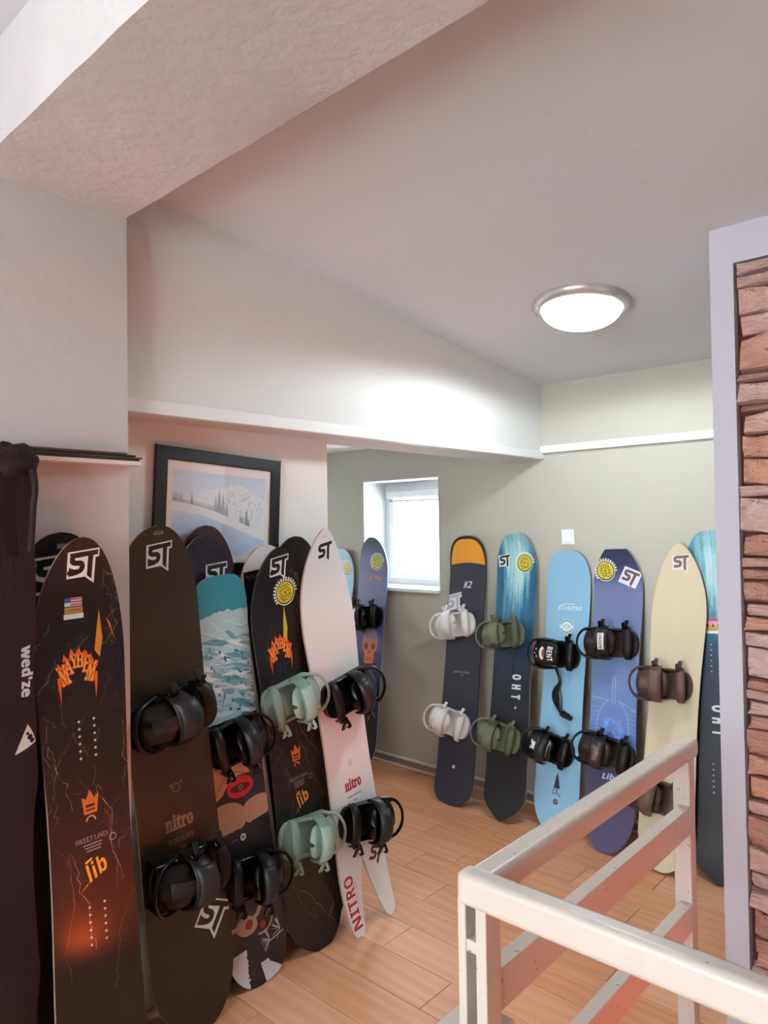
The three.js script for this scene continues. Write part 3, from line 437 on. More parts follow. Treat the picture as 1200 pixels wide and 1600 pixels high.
    text(c, 'K2', 0.0, 0.285, 0.04, { color: '#e4e0e4', font: 'italic bold 100px sans-serif', sx: 0.9 }); ST(c, -0.085, 0.39, 0.105, -0.12, 'box', '#b9b3bb', '#ecebee'); c.fillStyle = '#5c5668'; poly(c, [[-0.07, 0.425], [-0.03, 0.45], [-0.03, 0.5], [-0.12, 0.5], [-0.12, 0.46]]); c.fill();
    text(c, 'PARTY PLATTER', 0, 0.79, 0.011, { color: '#b8b0bc' }); text(c, '152', 0.004, 0.808, 0.008, { color: '#b8b0bc' }); c.fillStyle = '#e0dce0'; c.beginPath(); c.arc(-0.01, 1.31, 0.01, 0, 7); c.fill();
  },
  OHT: (c, L) => tealArt(c, L, true), teal: (c, L) => tealArt(c, L, false),
  ltblue: (c, L) => {
    text(c, 'Cosmo', 0.01, 0.295, 0.026, { color: '#dfeaf0', font: 'italic 100px serif', sx: 1.2 }); c.strokeStyle = '#e4eef2'; c.lineWidth = 0.003; c.beginPath(); c.moveTo(-0.04, 0.3); c.quadraticCurveTo(-0.045, 0.275, 0.0, 0.277); c.lineTo(0.04, 0.278); c.stroke();
    c.fillStyle = '#d9e4e4'; c.beginPath(); c.ellipse(0.0, 0.395, 0.04, 0.036, 0, 0, 7); c.fill(); c.strokeStyle = '#3c5054'; c.lineWidth = 0.004; c.beginPath(); c.ellipse(0, 0.395, 0.034, 0.03, 0, 3.4, 6.0); c.stroke(); c.beginPath(); c.ellipse(0, 0.395, 0.034, 0.03, 0, 0.3, 2.8); c.stroke(); c.strokeStyle = '#8a9c9c'; c.lineWidth = 0.002; c.beginPath(); c.ellipse(0, 0.395, 0.014, 0.012, 0, 0, 7); c.stroke(); c.beginPath(); c.moveTo(-0.03, 0.395); c.lineTo(0.03, 0.395); c.stroke();
    c.fillStyle = '#2c1c2c'; for (let k = 0; k < 5; k++) poly(c, [[0, 1.135 + k * 0.01], [-0.008 - k * 0.003, 1.158 + k * 0.013], [0.008 + k * 0.003, 1.158 + k * 0.013]]), c.fill(); c.strokeStyle = '#2c1c2c'; c.lineWidth = 0.003; c.beginPath(); c.moveTo(0, 1.2); c.lineTo(0.004, 1.226); c.bezierCurveTo(-0.03, 1.2, -0.03, 1.25, -0.008, 1.236); c.bezierCurveTo(0.01, 1.22, 0.01, 1.25, 0.024, 1.245); c.stroke();
    c.fillStyle = '#5c4a62'; c.beginPath(); c.arc(0, 1.275, 0.014, 0, 7); c.fill(); c.fillStyle = '#b08c94'; c.fillRect(-0.009, 1.272, 0.018, 0.003);
  },
  blue: (c, L) => {
    const g = c.createLinearGradient(0, 0, 0, L); g.addColorStop(0, '#1d2048'); g.addColorStop(0.05, '#2a2c58'); g.addColorStop(0.13, '#6a7298'); g.addColorStop(0.35, '#7288b4'); g.addColorStop(0.6, '#6680bc'); g.addColorStop(0.68, '#4866ae'); g.addColorStop(0.74, '#443c58'); g.addColorStop(1, '#544a70'); c.fillStyle = g; c.fillRect(-0.2, 0, 0.4, L);
    for (let k = 0; k < 130; k++) { c.strokeStyle = `rgba(${rnd() < 0.5 ? '60,80,150' : '170,190,230'},${rnd(0.1, 0.3)})`; c.lineWidth = 0.0015; const y = rnd(0.2, 0.95), x = rnd(-0.15, 0.1); c.beginPath(); c.moveTo(x, y); c.quadraticCurveTo(x + 0.03, y + rnd(-0.01, 0.01), x + rnd(0.03, 0.1), y); c.stroke(); }
    sunSticker(c, -0.062, 0.105, 0.05); ST(c, 0.066, 0.14, 0.08, 0.48, 'square', '#6a4450', '#e0dee4');
    c.strokeStyle = 'rgba(170,195,240,.8)'; c.lineWidth = 0.003; for (const s of [-1, 1]) { c.beginPath(); c.moveTo(s * 0.006, 0.62); c.lineTo(s * 0.008, 0.76); c.stroke(); c.beginPath(); c.moveTo(s * 0.02, 0.74); c.bezierCurveTo(s * 0.085, 0.78, s * 0.09, 0.88, s * 0.07, 0.95); c.stroke(); c.beginPath(); c.moveTo(s * 0.03, 0.745); c.lineTo(s * 0.13, 0.73 + (s > 0 ? 0.06 : 0.0)); c.stroke(); for (let k = 0; k < 6; k++) { c.lineWidth = 0.0018; c.beginPath(); c.moveTo(s * 0.07, 0.78 + k * 0.02); c.lineTo(s * 0.14, 0.79 + k * 0.022); c.stroke(); } c.lineWidth = 0.003; }
    for (let k = 0; k < 120; k++) { c.fillStyle = `rgba(${90 + rnd(0, 60)},${140 + rnd(0, 50)},255,.35)`; const s = rnd() < 0.5 ? -1 : 1; c.beginPath(); c.arc(s * rnd(0.004, 0.05), rnd(0.83, 0.93), rnd(0.003, 0.01), 0, 7); c.fill(); }
    at(c, 0.0, 1.1, 0, 1, () => { text(c, 'Lib', -0.014, 0, 0.026, { color: '#d8e2f4', font: 'italic bold 100px sans-serif', sx: 1.2, stroke: '#5a90d8' }); text(c, 'TECH', 0.034, 0.004, 0.018, { color: '#8ab4e8', font: 'italic bold 100px sans-serif' }); });
  },
  tan: (c, L) => { for (let k = 0; k < 400; k++) { c.fillStyle = `rgba(180,150,110,${rnd(0.03, 0.09)})`; c.fillRect(rnd(-0.16, 0.16), rnd(0, L), 0.0012, rnd(0.03, 0.2)); } ST(c, 0.008, 0.09, 0.075, 0, 'box', '#7c5c5c', '#e2dcda'); },
};
function tealArt(c, L, stickers) {
  const g = c.createLinearGradient(0, 0, 0, L); g.addColorStop(0, '#6fa6b0'); g.addColorStop(0.1, '#2f8098'); g.addColorStop(0.3, '#1a6484'); g.addColorStop(0.38, '#0c3350'); g.addColorStop(0.5, '#081a30'); g.addColorStop(0.62, '#0a0d18'); g.addColorStop(1, '#120c12'); c.fillStyle = g; c.fillRect(-0.2, 0, 0.4, L);
  for (let k = 0; k < 220; k++) { const x = rnd(-0.15, 0.15), mid = 1 - Math.abs(x + 0.0) / 0.16; c.strokeStyle = mid > 0.5 ? `rgba(196,226,226,${rnd(0.05, 0.22)})` : `rgba(12,74,110,${rnd(0.08, 0.3)})`; c.lineWidth = rnd(0.002, 0.014); const y = rnd(0, 0.25); c.beginPath(); c.moveTo(x, y); c.lineTo(x + rnd(-0.006, 0.006), y + rnd(0.1, 0.34)); c.stroke(); }
  for (let k = 0; k < 110; k++) { const x = rnd(-0.055, 0.055) + rnd(-0.02, 0.02); c.strokeStyle = `rgba(200,228,226,${rnd(0.06, 0.2)})`; c.lineWidth = rnd(0.003, 0.016); const y = rnd(-0.02, 0.14); c.beginPath(); c.moveTo(x, y); c.lineTo(x + rnd(-0.004, 0.004), y + rnd(0.15, 0.4) * (1 - 6 * Math.abs(x))); c.stroke(); }
  for (let k = 0; k < 26; k++) { const x = rnd(-0.12, 0.1), y = rnd(0.75, 1.0); c.strokeStyle = 'rgba(60,130,150,.3)'; c.lineWidth = 0.002; c.beginPath(); c.moveTo(x, y); c.lineTo(x + 0.02, y - 0.04); c.stroke(); }
  if (stickers) { ST(c, -0.074, 0.145, 0.072, -0.02, 'box', '#241c28', '#e6e4e4'); sunSticker(c, 0.052, 0.158, 0.05); }
  else { c.fillStyle = '#c8506a'; c.fillRect(-0.2, 0.4, 0.4, 0.012); c.fillStyle = '#e0a0c0'; c.fillRect(-0.2, 0.412, 0.4, 0.02); c.fillStyle = '#d0a820'; c.fillRect(-0.2, 0.432, 0.4, 0.02); c.fillStyle = '#e8e4e0'; c.fillRect(-0.2, 0.455, 0.4, 0.014); c.fillStyle = '#8c3030'; for (let k = 0; k < 14; k++) c.fillRect(-0.16 + k * 0.024, 0.426, 0.01, 0.014); inserts(c, 0.0, 0.58, 6, 0.02, 0.024); inserts(c, 0.0, 1.1, 6, 0.02, 0.024); }
  'OHT'.split('').forEach((q, k) => text(c, q, stickers ? 0.034 : 0.004, (stickers ? 0.78 : 0.8) + k * 0.052, 0.05, { rot: Math.PI / 2, color: '#dcd6d4', stroke: '#dcd6d4', sx: 0.6 })); c.fillStyle = '#b0a8a8'; c.beginPath(); c.arc(0.036, 0.94, 0.008, 0, 7); c.fill();
}

// ---------------------------------------------------------------- bindings (foot along x, heel at -x; y along the board, z out of it)
const lerp = (a, b, t) => a + (b - a) * t;
function sheet(nu, nv, f, th) {            // closed curved plate: f(u, v) -> [x, y, z], th along the sheet's normal
  const P = [], ix = [], uv = []; const n = (nu + 1) * (nv + 1);
  const pt = (u, v) => V(...f(u, v));
  const top = [], bot = [];
  for (let i = 0; i <= nu; i++) for (let j = 0; j <= nv; j++) {
    const u = i / nu, v = j / nv, e = 1e-3, p = pt(u, v), du = pt(Math.min(1, u + e), v).sub(pt(Math.max(0, u - e), v)), dv = pt(u, Math.min(1, v + e)).sub(pt(u, Math.max(0, v - e))), nn = du.cross(dv).normalize();
    const edge = Math.min(1, 6 * Math.min(u, 1 - u, v, 1 - v) + 0.45); top.push(p.clone().addScaledVector(nn, th / 2 * edge)); bot.push(p.clone().addScaledVector(nn, -th / 2 * edge)); uv.push(u, v);
  }
  for (const p of top) P.push(p.x, p.y, p.z); for (const p of bot) P.push(p.x, p.y, p.z);
  const at2 = (i, j) => i * (nv + 1) + j;
  for (let i = 0; i < nu; i++) for (let j = 0; j < nv; j++) { const a = at2(i, j), b = at2(i + 1, j), c = at2(i + 1, j + 1), d = at2(i, j + 1); ix.push(a, b, c, a, c, d, n + a, n + c, n + b, n + a, n + d, n + c); }
  const rim = []; for (let i = 0; i < nu; i++) rim.push([at2(i, 0), at2(i + 1, 0)], [at2(i + 1, nv), at2(i, nv)]); for (let j = 0; j < nv; j++) rim.push([at2(0, j + 1), at2(0, j)], [at2(nu, j), at2(nu, j + 1)]);
  for (const [a, b] of rim) ix.push(a, n + a, n + b, a, n + b, b);
  const g = new THREE.BufferGeometry(); g.setAttribute('position', new THREE.Float32BufferAttribute(P, 3)); g.setAttribute('uv', new THREE.Float32BufferAttribute([...uv, ...uv], 2)); g.setIndex(ix); g.computeVertexNormals(); return g;
}
const bindingGeos = {};
function bindingShapes(hb, open) {
  const key = hb + '_' + open; if (bindingGeos[key]) return bindingGeos[key];
  const G = {}; const s = new THREE.Shape(); s.moveTo(-0.12, -0.045); s.quadraticCurveTo(-0.148, 0, -0.12, 0.045); s.lineTo(-0.03, 0.05); s.quadraticCurveTo(0.04, 0.046, 0.09, 0.054); s.quadraticCurveTo(0.135, 0.05, 0.138, 0); s.quadraticCurveTo(0.135, -0.05, 0.09, -0.054); s.quadraticCurveTo(0.04, -0.046, -0.03, -0.05); s.closePath();
  G.base = new THREE.ExtrudeGeometry(s, { depth: 0.012, bevelEnabled: true, bevelSize: 0.004, bevelThickness: 0.004, bevelSegments: 2, curveSegments: 10 }); G.base.translate(0, 0, 0.004);
  const w = new THREE.Shape(); w.moveTo(-0.135, 0.005); w.lineTo(0.085, 0.005); w.quadraticCurveTo(0.07, 0.034, 0.02, 0.03); w.quadraticCurveTo(-0.03, 0.03, -0.07, 0.06); w.lineTo(-0.14, 0.062); w.closePath();
  G.wing = new THREE.ExtrudeGeometry(w, { depth: 0.006, bevelEnabled: true, bevelSize: 0.002, bevelThickness: 0.002, bevelSegments: 1, curveSegments: 8 }); G.wing.rotateX(Math.PI / 2); 
  G.hoop = mergeGeometries([tube([V(-0.02, -0.06, 0.03), V(-0.08, -0.065, 0.058), V(-0.136, -0.056, 0.082), V(-0.163, -0.027, 0.094), V(-0.169, 0, 0.096), V(-0.163, 0.027, 0.094), V(-0.136, 0.056, 0.082), V(-0.08, 0.065, 0.058), V(-0.02, 0.06, 0.03)], 0.006, 48, 8)]);
  const d = V(Math.cos(hb), 0, Math.sin(hb)), n = V(-Math.sin(hb), 0, Math.cos(hb)), piv = V(-0.138, 0, 0.064);
  G.highback = sheet(30, 18, (u, v) => { const q = v * 2 - 1, len = 0.195, half = 0.058 * (1 - 0.16 * u) * Math.sqrt(Math.max(0.02, 1 - 0.97 * Math.max(0, (u - 0.72) / 0.28) ** 2.2)); const a = u * len, b = 0.016 * Math.sin(Math.PI * Math.min(1, u * 1.15)) + 0.012 - 0.032 * q * q * (1 - 0.3 * u); return [piv.x + d.x * a + n.x * b, q * half, piv.z + d.z * a + n.z * b]; }, 0.009);
  G.rib = sheet(10, 4, (u, v) => { const q = v * 2 - 1, a = 0.03 + u * 0.13, b = 0.026 + 0.011 * Math.sin(Math.PI * u) - 0.004 * q * q; return [piv.x + d.x * a + n.x * b, q * 0.02, piv.z + d.z * a + n.z * b]; }, 0.006);
  const band = (x0, halfY, z0, zh, width, lean, pad) => sheet(22, 5, (u, v) => { const t = Math.PI * (0.02 + 0.96 * u), q = v * 2 - 1, c = Math.cos(t), si = Math.sin(t), ww = width * (0.55 + 0.45 * Math.sin(Math.PI * u) ** 0.8); return [x0 + lean * si + q * ww / 2, halfY * Math.sign(c) * Math.abs(c) ** 0.8, z0 + zh * Math.abs(si) ** 0.75 - pad * q * q]; }, 0.011);
  G.ankle = band(-0.03, 0.07, 0.035, 0.1, 0.075, 0.02, 0.008); G.toe = band(0.085, 0.066, 0.02, 0.052, 0.052, 0.018, 0.006);
  G.anklePad = sheet(14, 6, (u, v) => { const t = Math.PI * (0.26 + 0.48 * u), q = v * 2 - 1; return [-0.025 + 0.02 * Math.sin(t) + q * 0.034, 0.074 * Math.cos(t), 0.047 + 0.1 * Math.sin(t) ** 0.75 - 0.01 * q * q]; }, 0.008);
  const buckle = (x, y, z, r) => { const a = new RoundedBoxGeometry(0.04, 0.016, 0.014, 2, 0.004), b = new RoundedBoxGeometry(0.022, 0.034, 0.006, 1, 0.002); b.translate(0.004, 0.016, 0.011); b.rotateX(0.35); const g = mergeGeometries([a, b]); g.rotateX(r); g.translate(x, y, z); return g; };
  G.buckle1 = buckle(-0.025, 0.066, 0.09, -0.9); G.buckle2 = buckle(0.09, 0.062, 0.055, -0.9);
  const ladder = (x, y, z) => sheet(14, 2, (u, v) => [x + (v - 0.5) * 0.016 + 0.012 * u, y + 0.028 * Math.sin(u * 2.1), z + 0.02 * Math.sin(u * 2.6)], 0.004);
  G.ladder1 = ladder(-0.03, 0.06, 0.1); G.ladder2 = ladder(0.085, 0.055, 0.065);
  return (bindingGeos[key] = G);
}
function binding(board, th, L, { y, w = 0, ang = 0, heel = -1, mat, strap, pad, hoop, hb = 0.2, label, tx, st, open, sc = 0.82 }) {
  const g = sub('binding', board), G = bindingShapes(hb, !!open); g.position.set(w, L - y, th); g.rotation.z = (heel > 0 ? Math.PI : 0) + ang; g.scale.set(sc, 1.14, 1.08);
  if (label) g.userData.label = label;
  mesh('baseplate', G.base, mat, g);
  for (const s of [-1, 1]) { const m = mesh('side_wing', G.wing, mat, g); m.position.y = s > 0 ? 0.062 : -0.05; }
  mesh('heel_hoop', G.hoop, hoop ?? mat, g);
  mesh('highback', G.highback, tx ?? mat, g); if (!tx) mesh('highback_rib', G.rib, pad ?? mat, g);
  if (!open) { mesh('ankle_strap', G.ankle, strap ?? mat, g); mesh('ankle_pad', G.anklePad, st ?? pad ?? strap ?? mat, g); mesh('ratchet', G.buckle1, hoop ?? mat, g); mesh('strap_ladder', G.ladder1, hoop ?? mat, g); }
  mesh('toe_strap', G.toe, strap ?? mat, g); mesh('ratchet', G.buckle2, hoop ?? mat, g); mesh('strap_ladder', G.ladder2, hoop ?? mat, g);
  return g;
}

// ---------------------------------------------------------------- boards
function boardShape({ L, hw, nose, tail, rise = [0.035, 0.05], notch = 0 }) {
  const [hn, hwst, ht] = hw, NS = 90, NC = 8, th = 0.0095;
  const half = (s) => {
    const u = s / L; let h = lerp(ht, hn, THREE.MathUtils.smoothstep(u, 0.15, 0.85)) - ((hn + ht) / 2 - hwst) * Math.sin(Math.PI * THREE.MathUtils.clamp((u - 0.12) / 0.76, 0, 1)) ** 2;
    for (const [d, e] of [[s - (L - nose.len), nose], [tail.len - s, tail]]) if (d > 0) { const t = Math.min(1, d / e.len); h = (e.flat ?? 0) + (h - (e.flat ?? 0)) * Math.max(0, 1 - t ** (e.a ?? 2)) ** (e.b ?? 0.5); }
    return Math.max(h, 0.0012);
  };
  const gap = (s) => { if (!notch || s > notch) return 0; const t = s / notch; return 0.062 * (1 - t) ** 0.85; };
  const zed = (s) => { const a = Math.max(0, (s - (L - 0.29)) / 0.29), b = Math.max(0, (0.23 - s) / 0.23); return rise[1] * a ** 2 + rise[0] * b ** 2; };
  const S = []; for (let i = 0; i <= NS; i++) { const t = i / NS; S.push(L * (0.5 - 0.5 * Math.cos(Math.PI * t)) * 0.75 + L * t * 0.25); }
  const tops = { P: [], uv: [], ix: [] }, base = { P: [], uv: [], ix: [] }, edge = { P: [], uv: [], ix: [] };
  const cols = 2 * (NC + 1);
  const row = (s) => {
    let o = half(s), g = gap(s); if (notch && s < 0.035) { const r = Math.sqrt(1 - (1 - s / 0.035) ** 2), m = (o + g) / 2; o = m + (o - m) * r; g = m - (m - g) * r; }
    const xs = []; for (let j = 0; j <= NC; j++) xs.push(lerp(-o, -g, j / NC)); for (let j = 0; j <= NC; j++) xs.push(lerp(g, o, j / NC)); return xs;
  };
  S.forEach((s) => { const xs = row(s), z = zed(s); for (const x of xs) { const crown = 0; tops.P.push(x, s, z + th + crown); tops.uv.push(x / TW + 0.5, s / L); base.P.push(x, s, z); base.uv.push(x, s); } });
  for (let i = 0; i < NS; i++) for (let j = 0; j < cols - 1; j++) { if (j === NC) continue; const a = i * cols + j, b = a + 1, c = a + cols + 1, d = a + cols; tops.ix.push(a, b, c, a, c, d); base.ix.push(a, c, b, a, d, c); }
  // edge strips along the outline (and inside a swallow tail)
  const strip = (list) => { const k0 = edge.P.length / 3; list.forEach(([x, s], q) => { const z = zed(s); edge.P.push(x, s, z + th, x, s, z); edge.uv.push(q, 1, q, 0); }); for (let q = 0; q < list.length - 1; q++) { const a = k0 + q * 2; edge.ix.push(a, a + 1, a + 3, a, a + 3, a + 2); } };
  const rows = S.map((s) => [row(s), s]);
  const loop = [...rows.map(([xs, s]) => [xs[cols - 1], s]), ...rows.slice().reverse().map(([xs, s]) => [xs[0], s])].reverse(); if (!notch) loop.push(loop[0]); strip(loop);
  if (notch) { const inn = rows.filter(([, s]) => s <= notch * 1.02); strip([...inn.map(([xs, s]) => [xs[NC + 1], s]), ...inn.map(([xs, s]) => [xs[NC], s]).reverse()]); }
  const mk = (q) => { const g = new THREE.BufferGeometry(); g.setAttribute('position', new THREE.Float32BufferAttribute(q.P, 3)); g.setAttribute('uv', new THREE.Float32BufferAttribute(q.uv, 2)); g.setIndex(q.ix); g.computeVertexNormals(); return g; };
  // a light lip of steel edge along the outline
  return { top: mk(tops), base: mk(base), edge: mk(edge), th };
}
const GROUP = 'snowboards leaning against the walls';
function board(o) {
  const O = V(...o.O), T = V(...o.T), A = T.clone().sub(O), L = A.length(); A.normalize();
  const W0 = o.wall === 'X' ? V(0, 0, -1) : V(1, 0, 0); const W = W0.addScaledVector(A, -W0.dot(A)).normalize(), N = W.clone().cross(A);
  const t = thing('snowboard', o.label, 'snowboard', o.O, GROUP); t.quaternion.setFromRotationMatrix(new THREE.Matrix4().makeBasis(W, A, N));
  const sh = boardShape({ L, ...o });
  const tex = art(L, o.res ?? 1400, o.base, ARTS[o.art] ?? o.art);
  mesh('topsheet', sh.top, new THREE.MeshPhysicalMaterial({ map: tex, roughness: o.rough ?? 0.42, clearcoat: o.coat ?? 0.3, clearcoatRoughness: 0.16 }), t);
  mesh('base', sh.base, std(o.under ?? '#1a1416', 0.4), t);
  mesh('steel_edge', sh.edge, std(o.edge ?? '#b8a890', 0.4, { metalness: 0.15, side: THREE.DoubleSide }), t);
  for (const b of o.bind ?? []) binding(t, sh.th, L, b);
  if (o.art === 'ltblue') {
    const cv = new THREE.CatmullRomCurve3([V(-0.05, L - 0.6, 0.03), V(-0.02, L - 0.625, 0.05), V(0.0, L - 0.68, 0.045), V(-0.022, L - 0.73, 0.035), V(-0.012, L - 0.79, 0.03), V(0.012, L - 0.835, 0.03), V(0.055, L - 0.85, 0.035)]);
    const g = sheet(36, 4, (u, v) => { const p = cv.getPointAt(u), d = cv.getTangentAt(u), w = 0.007 + 0.02 * Math.exp(-(((u - 0.6) / 0.17) ** 2)) + 0.008 * (u > 0.86), q = (v * 2 - 1) * w; return [p.x - d.y * q, p.y + d.x * q, p.z]; }, 0.009);
    mesh('hanging_strap', g, P.black, t); const bk = new RoundedBoxGeometry(0.05, 0.022, 0.02, 2, 0.005); bk.rotateZ(-0.3); bk.translate(0.05, L - 0.85, 0.038); mesh('strap_buckle', bk, P.black2, t);
  }
  return t;
}
const plastic = (c, r = 0.35) => new THREE.MeshPhysicalMaterial({ color: c, roughness: r, clearcoat: 0.12, specularIntensity: 0.6, clearcoatRoughness: 0.3, side: THREE.DoubleSide });
const P = { black: plastic('#080607', 0.3), black2: plastic('#0e0c0d', 0.5), grey: plastic('#242223', 0.45), white: plastic('#efe9e6', 0.45), olive: plastic('#6e7058', 0.5), oliveD: plastic('#565942', 0.55), mint: plastic('#93a89c', 0.5), mintD: plastic('#77907f', 0.5), brown: plastic('#4e3a34', 0.55), brown2: plastic('#6b5148', 0.5), umber: plastic('#2a1d1a', 0.5), umber2: plastic('#1e1614', 0.6), red: plastic('#7c1c20', 0.4) };
const wordMat = (bg, fg, draw) => new THREE.MeshPhysicalMaterial({ map: canvasTex(256, 256, (c, w, h) => { c.fillStyle = bg; c.fillRect(0, 0, w, h); c.fillStyle = fg; draw(c, w, h); }), roughness: 0.45, clearcoat: 0.2, side: THREE.DoubleSide });
const upright = (c, s, x, y, px, sc = 1) => { c.save(); c.translate(x, y); c.rotate(Math.PI / 2); c.scale(1, sc); c.font = `bold ${px}px sans-serif`; c.textAlign = 'center'; c.textBaseline = 'middle'; c.fillText(s, 0, 0); c.restore(); };
const bent = wordMat('#0e0b0c', '#e6ded8', (c) => { upright(c, 'BENT', 190, 128, 62); c.beginPath(); c.ellipse(120, 128, 26, 64, 0, 0, 7); c.fill(); c.fillStyle = '#a03c30'; c.beginPath(); c.ellipse(138, 128, 14, 44, 0, 0, 7); c.fill(); c.fillStyle = '#e6ded8'; for (const [x, y] of [[50, 90], [60, 160], [34, 128]]) { c.beginPath(); c.arc(x, y, 9, 0, 7); c.fill(); } });
const metal = wordMat('#0e0b0c', '#e6ded8', (c) => { upright(c, 'METAL', 205, 128, 50); c.beginPath(); for (let k = 0; k < 10; k++) { const a = k / 10 * Math.PI * 2, r = k % 2 ? 34 : 74; c.lineTo(110 + r * Math.cos(a), 128 + r * Math.sin(a)); } c.fill(); });
const union = wordMat('#241a18', '#d8d0cc', (c) => { c.fillRect(50, 60, 156, 120); c.fillStyle = '#3a2c28'; c.font = 'bold 46px sans-serif'; c.textAlign = 'center'; c.textBaseline = 'middle'; c.save(); c.translate(128, 120); c.scale(0.9, 1.9); c.fillText('UNION', 0, 0); c.restore(); });
const union2 = wordMat('#2a1d1a', '#5c443c', (c) => { c.fillRect(60, 70, 136, 110); c.fillStyle = '#8c7468'; c.font = 'bold 40px sans-serif'; c.textAlign = 'center'; c.textBaseline = 'middle'; c.save(); c.translate(128, 124); c.scale(0.9, 1.9); c.fillText('UNION', 0, 0); c.restore(); });
const stripe = wordMat('#0e0c0e', '#d8d4d4', (c) => { c.fillRect(30, 70, 200, 60); });

// left row, facing the stair opening
board({ art: 'behind', wall: 'X', O: [-1.903, 0.0, -0.86], T: [-1.917, 1.545, -0.822], hw: [0.128, 0.118, 0.126], nose: { len: 0.2 }, tail: { len: 0.18 }, base: '#17100f', rise: [0.02, 0.02], res: 700, label: 'dark snowboard tucked between the hanging bag and the front marbled board' });
board({ art: marbleArt(false), wall: 'X', O: [-1.8, 0.0, -0.894], T: [-1.872, 1.529, -0.846], hw: [0.12, 0.107, 0.118], nose: { len: 0.31, a: 2, b: 0.52 }, tail: { len: 0.2 }, base: '#0f0a0d', res: 2048, edge: '#a08a78', label: 'black marbled snowboard with orange flame lettering and flag sticker, no bindings, beside the hanging bag' });
const dk = { mat: P.black, strap: P.black2, pad: P.grey, hoop: P.black };
board({ art: 'maroon', wall: 'X', O: [-2.095, 0.0, -1.52], T: [-2.128, 1.559, -1.405], hw: [0.125, 0.118, 0.125], nose: { len: 0.24 }, tail: { len: 0.2 }, base: '#3a141c', rise: [0.02, 0.022], res: 700, edge: '#5a2a30', label: 'maroon snowboard at the back, round nose in front of the framed picture' });
board({ art: 'galaxy', wall: 'X', O: [-2.073, 0.0, -1.49], T: [-2.106, 1.525, -1.385], hw: [0.122, 0.115, 0.122], nose: { len: 0.24 }, tail: { len: 0.2 }, base: '#0f0d1a', rise: [0.02, 0.02], res: 700, label: 'dark starry snowboard with ST sticker peeking out behind the mountain print board' });
board({ art: 'olive', wall: 'X', O: [-1.968, 0.0, -1.275], T: [-2.055, 1.558, -1.166], hw: [0.146, 0.137, 0.146], nose: { len: 0.26 }, tail: { len: 0.2 }, base: '#2b2110', res: 2048, edge: '#cdb488', label: 'wide plain olive brown snowboard with ST sticker and black bindings', bind: [{ ...dk, y: 0.585, sc: 1, ang: 0.1, heel: -1 }, { ...dk, y: 1.085, sc: 0.95, ang: -0.1, heel: -1 }] });
board({ art: 'illus', wall: 'X', O: [-2.012, 0.0, -1.545], T: [-2.095, 1.387, -1.418], hw: [0.124, 0.116, 0.124], nose: { len: 0.17, a: 2.6, b: 0.45, flat: 0.03 }, tail: { len: 0.15, a: 2.4, b: 0.45, flat: 0.02 }, base: '#15131c', res: 2048, edge: '#b8a898', label: 'snowboard printed with blue snowy mountains above and a red eye below, black bindings', bind: [{ ...dk, y: 0.57, sc: 0.72, w: -0.012, ang: 0.12, heel: 1 }, { ...dk, y: 1.03, sc: 0.74, w: -0.012, ang: -0.12, heel: 1 }] });
board({ art: 'whtblk', wall: 'X', O: [-2.06, 0.0, -1.82], T: [-2.1, 1.485, -1.636], hw: [0.126, 0.118, 0.126], nose: { len: 0.2 }, tail: { len: 0.2 }, base: '#d8d2cf', rise: [0.02, 0.022], res: 700, label: 'white nosed snowboard hidden behind the marbled board with mint bindings' });
const mint = { mat: P.mint, strap: P.mintD, pad: P.mint, hoop: P.mint };
board({ art: marbleArt(true), wall: 'X', O: [-2.008, 0.0, -1.814], T: [-2.064, 1.476, -1.652], hw: [0.125, 0.113, 0.128], nose: { len: 0.3, a: 2, b: 0.54 }, tail: { len: 0.13, a: 2, b: 0.75, flat: 0.03 }, base: '#0c0a0f', res: 2048, edge: '#4a3c38', label: 'black marbled snowboard with yellow round sticker and pale mint green bindings', bind: [{ ...mint, y: 0.555, sc: 0.76, w: -0.025, ang: 0.1, heel: 1 }, { ...mint, y: 1.06, sc: 0.76, w: -0.025, ang: -0.14, heel: 1 }] });
board({ art: 'black', wall: 'X', O: [-2.095, 0.0, -1.95], T: [-2.132, 1.513, -1.81], hw: [0.126, 0.118, 0.126], nose: { len: 0.22 }, tail: { len: 0.2 }, base: '#0d0b0d', rise: [0.02, 0.022], res: 500, edge: '#1a1718', label: 'plain black snowboard mostly hidden behind the white swallowtail board' });
board({ art: 'white', wall: 'X', O: [-1.955, 0.0, -2.041], T: [-2.045, 1.541, -1.862], hw: [0.142, 0.115, 0.128], nose: { len: 0.42, a: 1.9, b: 0.66 }, tail: { len: 0.3, a: 2, b: 0.35, flat: 0.105 }, notch: 0.26, base: '#e2dedc', res: 2048, edge: '#c0a890', under: '#b8783c', label: 'white pointed swallowtail snowboard with black ST sticker and black bindings', bind: [{ ...dk, y: 0.645, w: 0.012, ang: 0.12, heel: 1 }, { ...dk, y: 1.145, w: 0.012, ang: -0.2, heel: 1 }] });
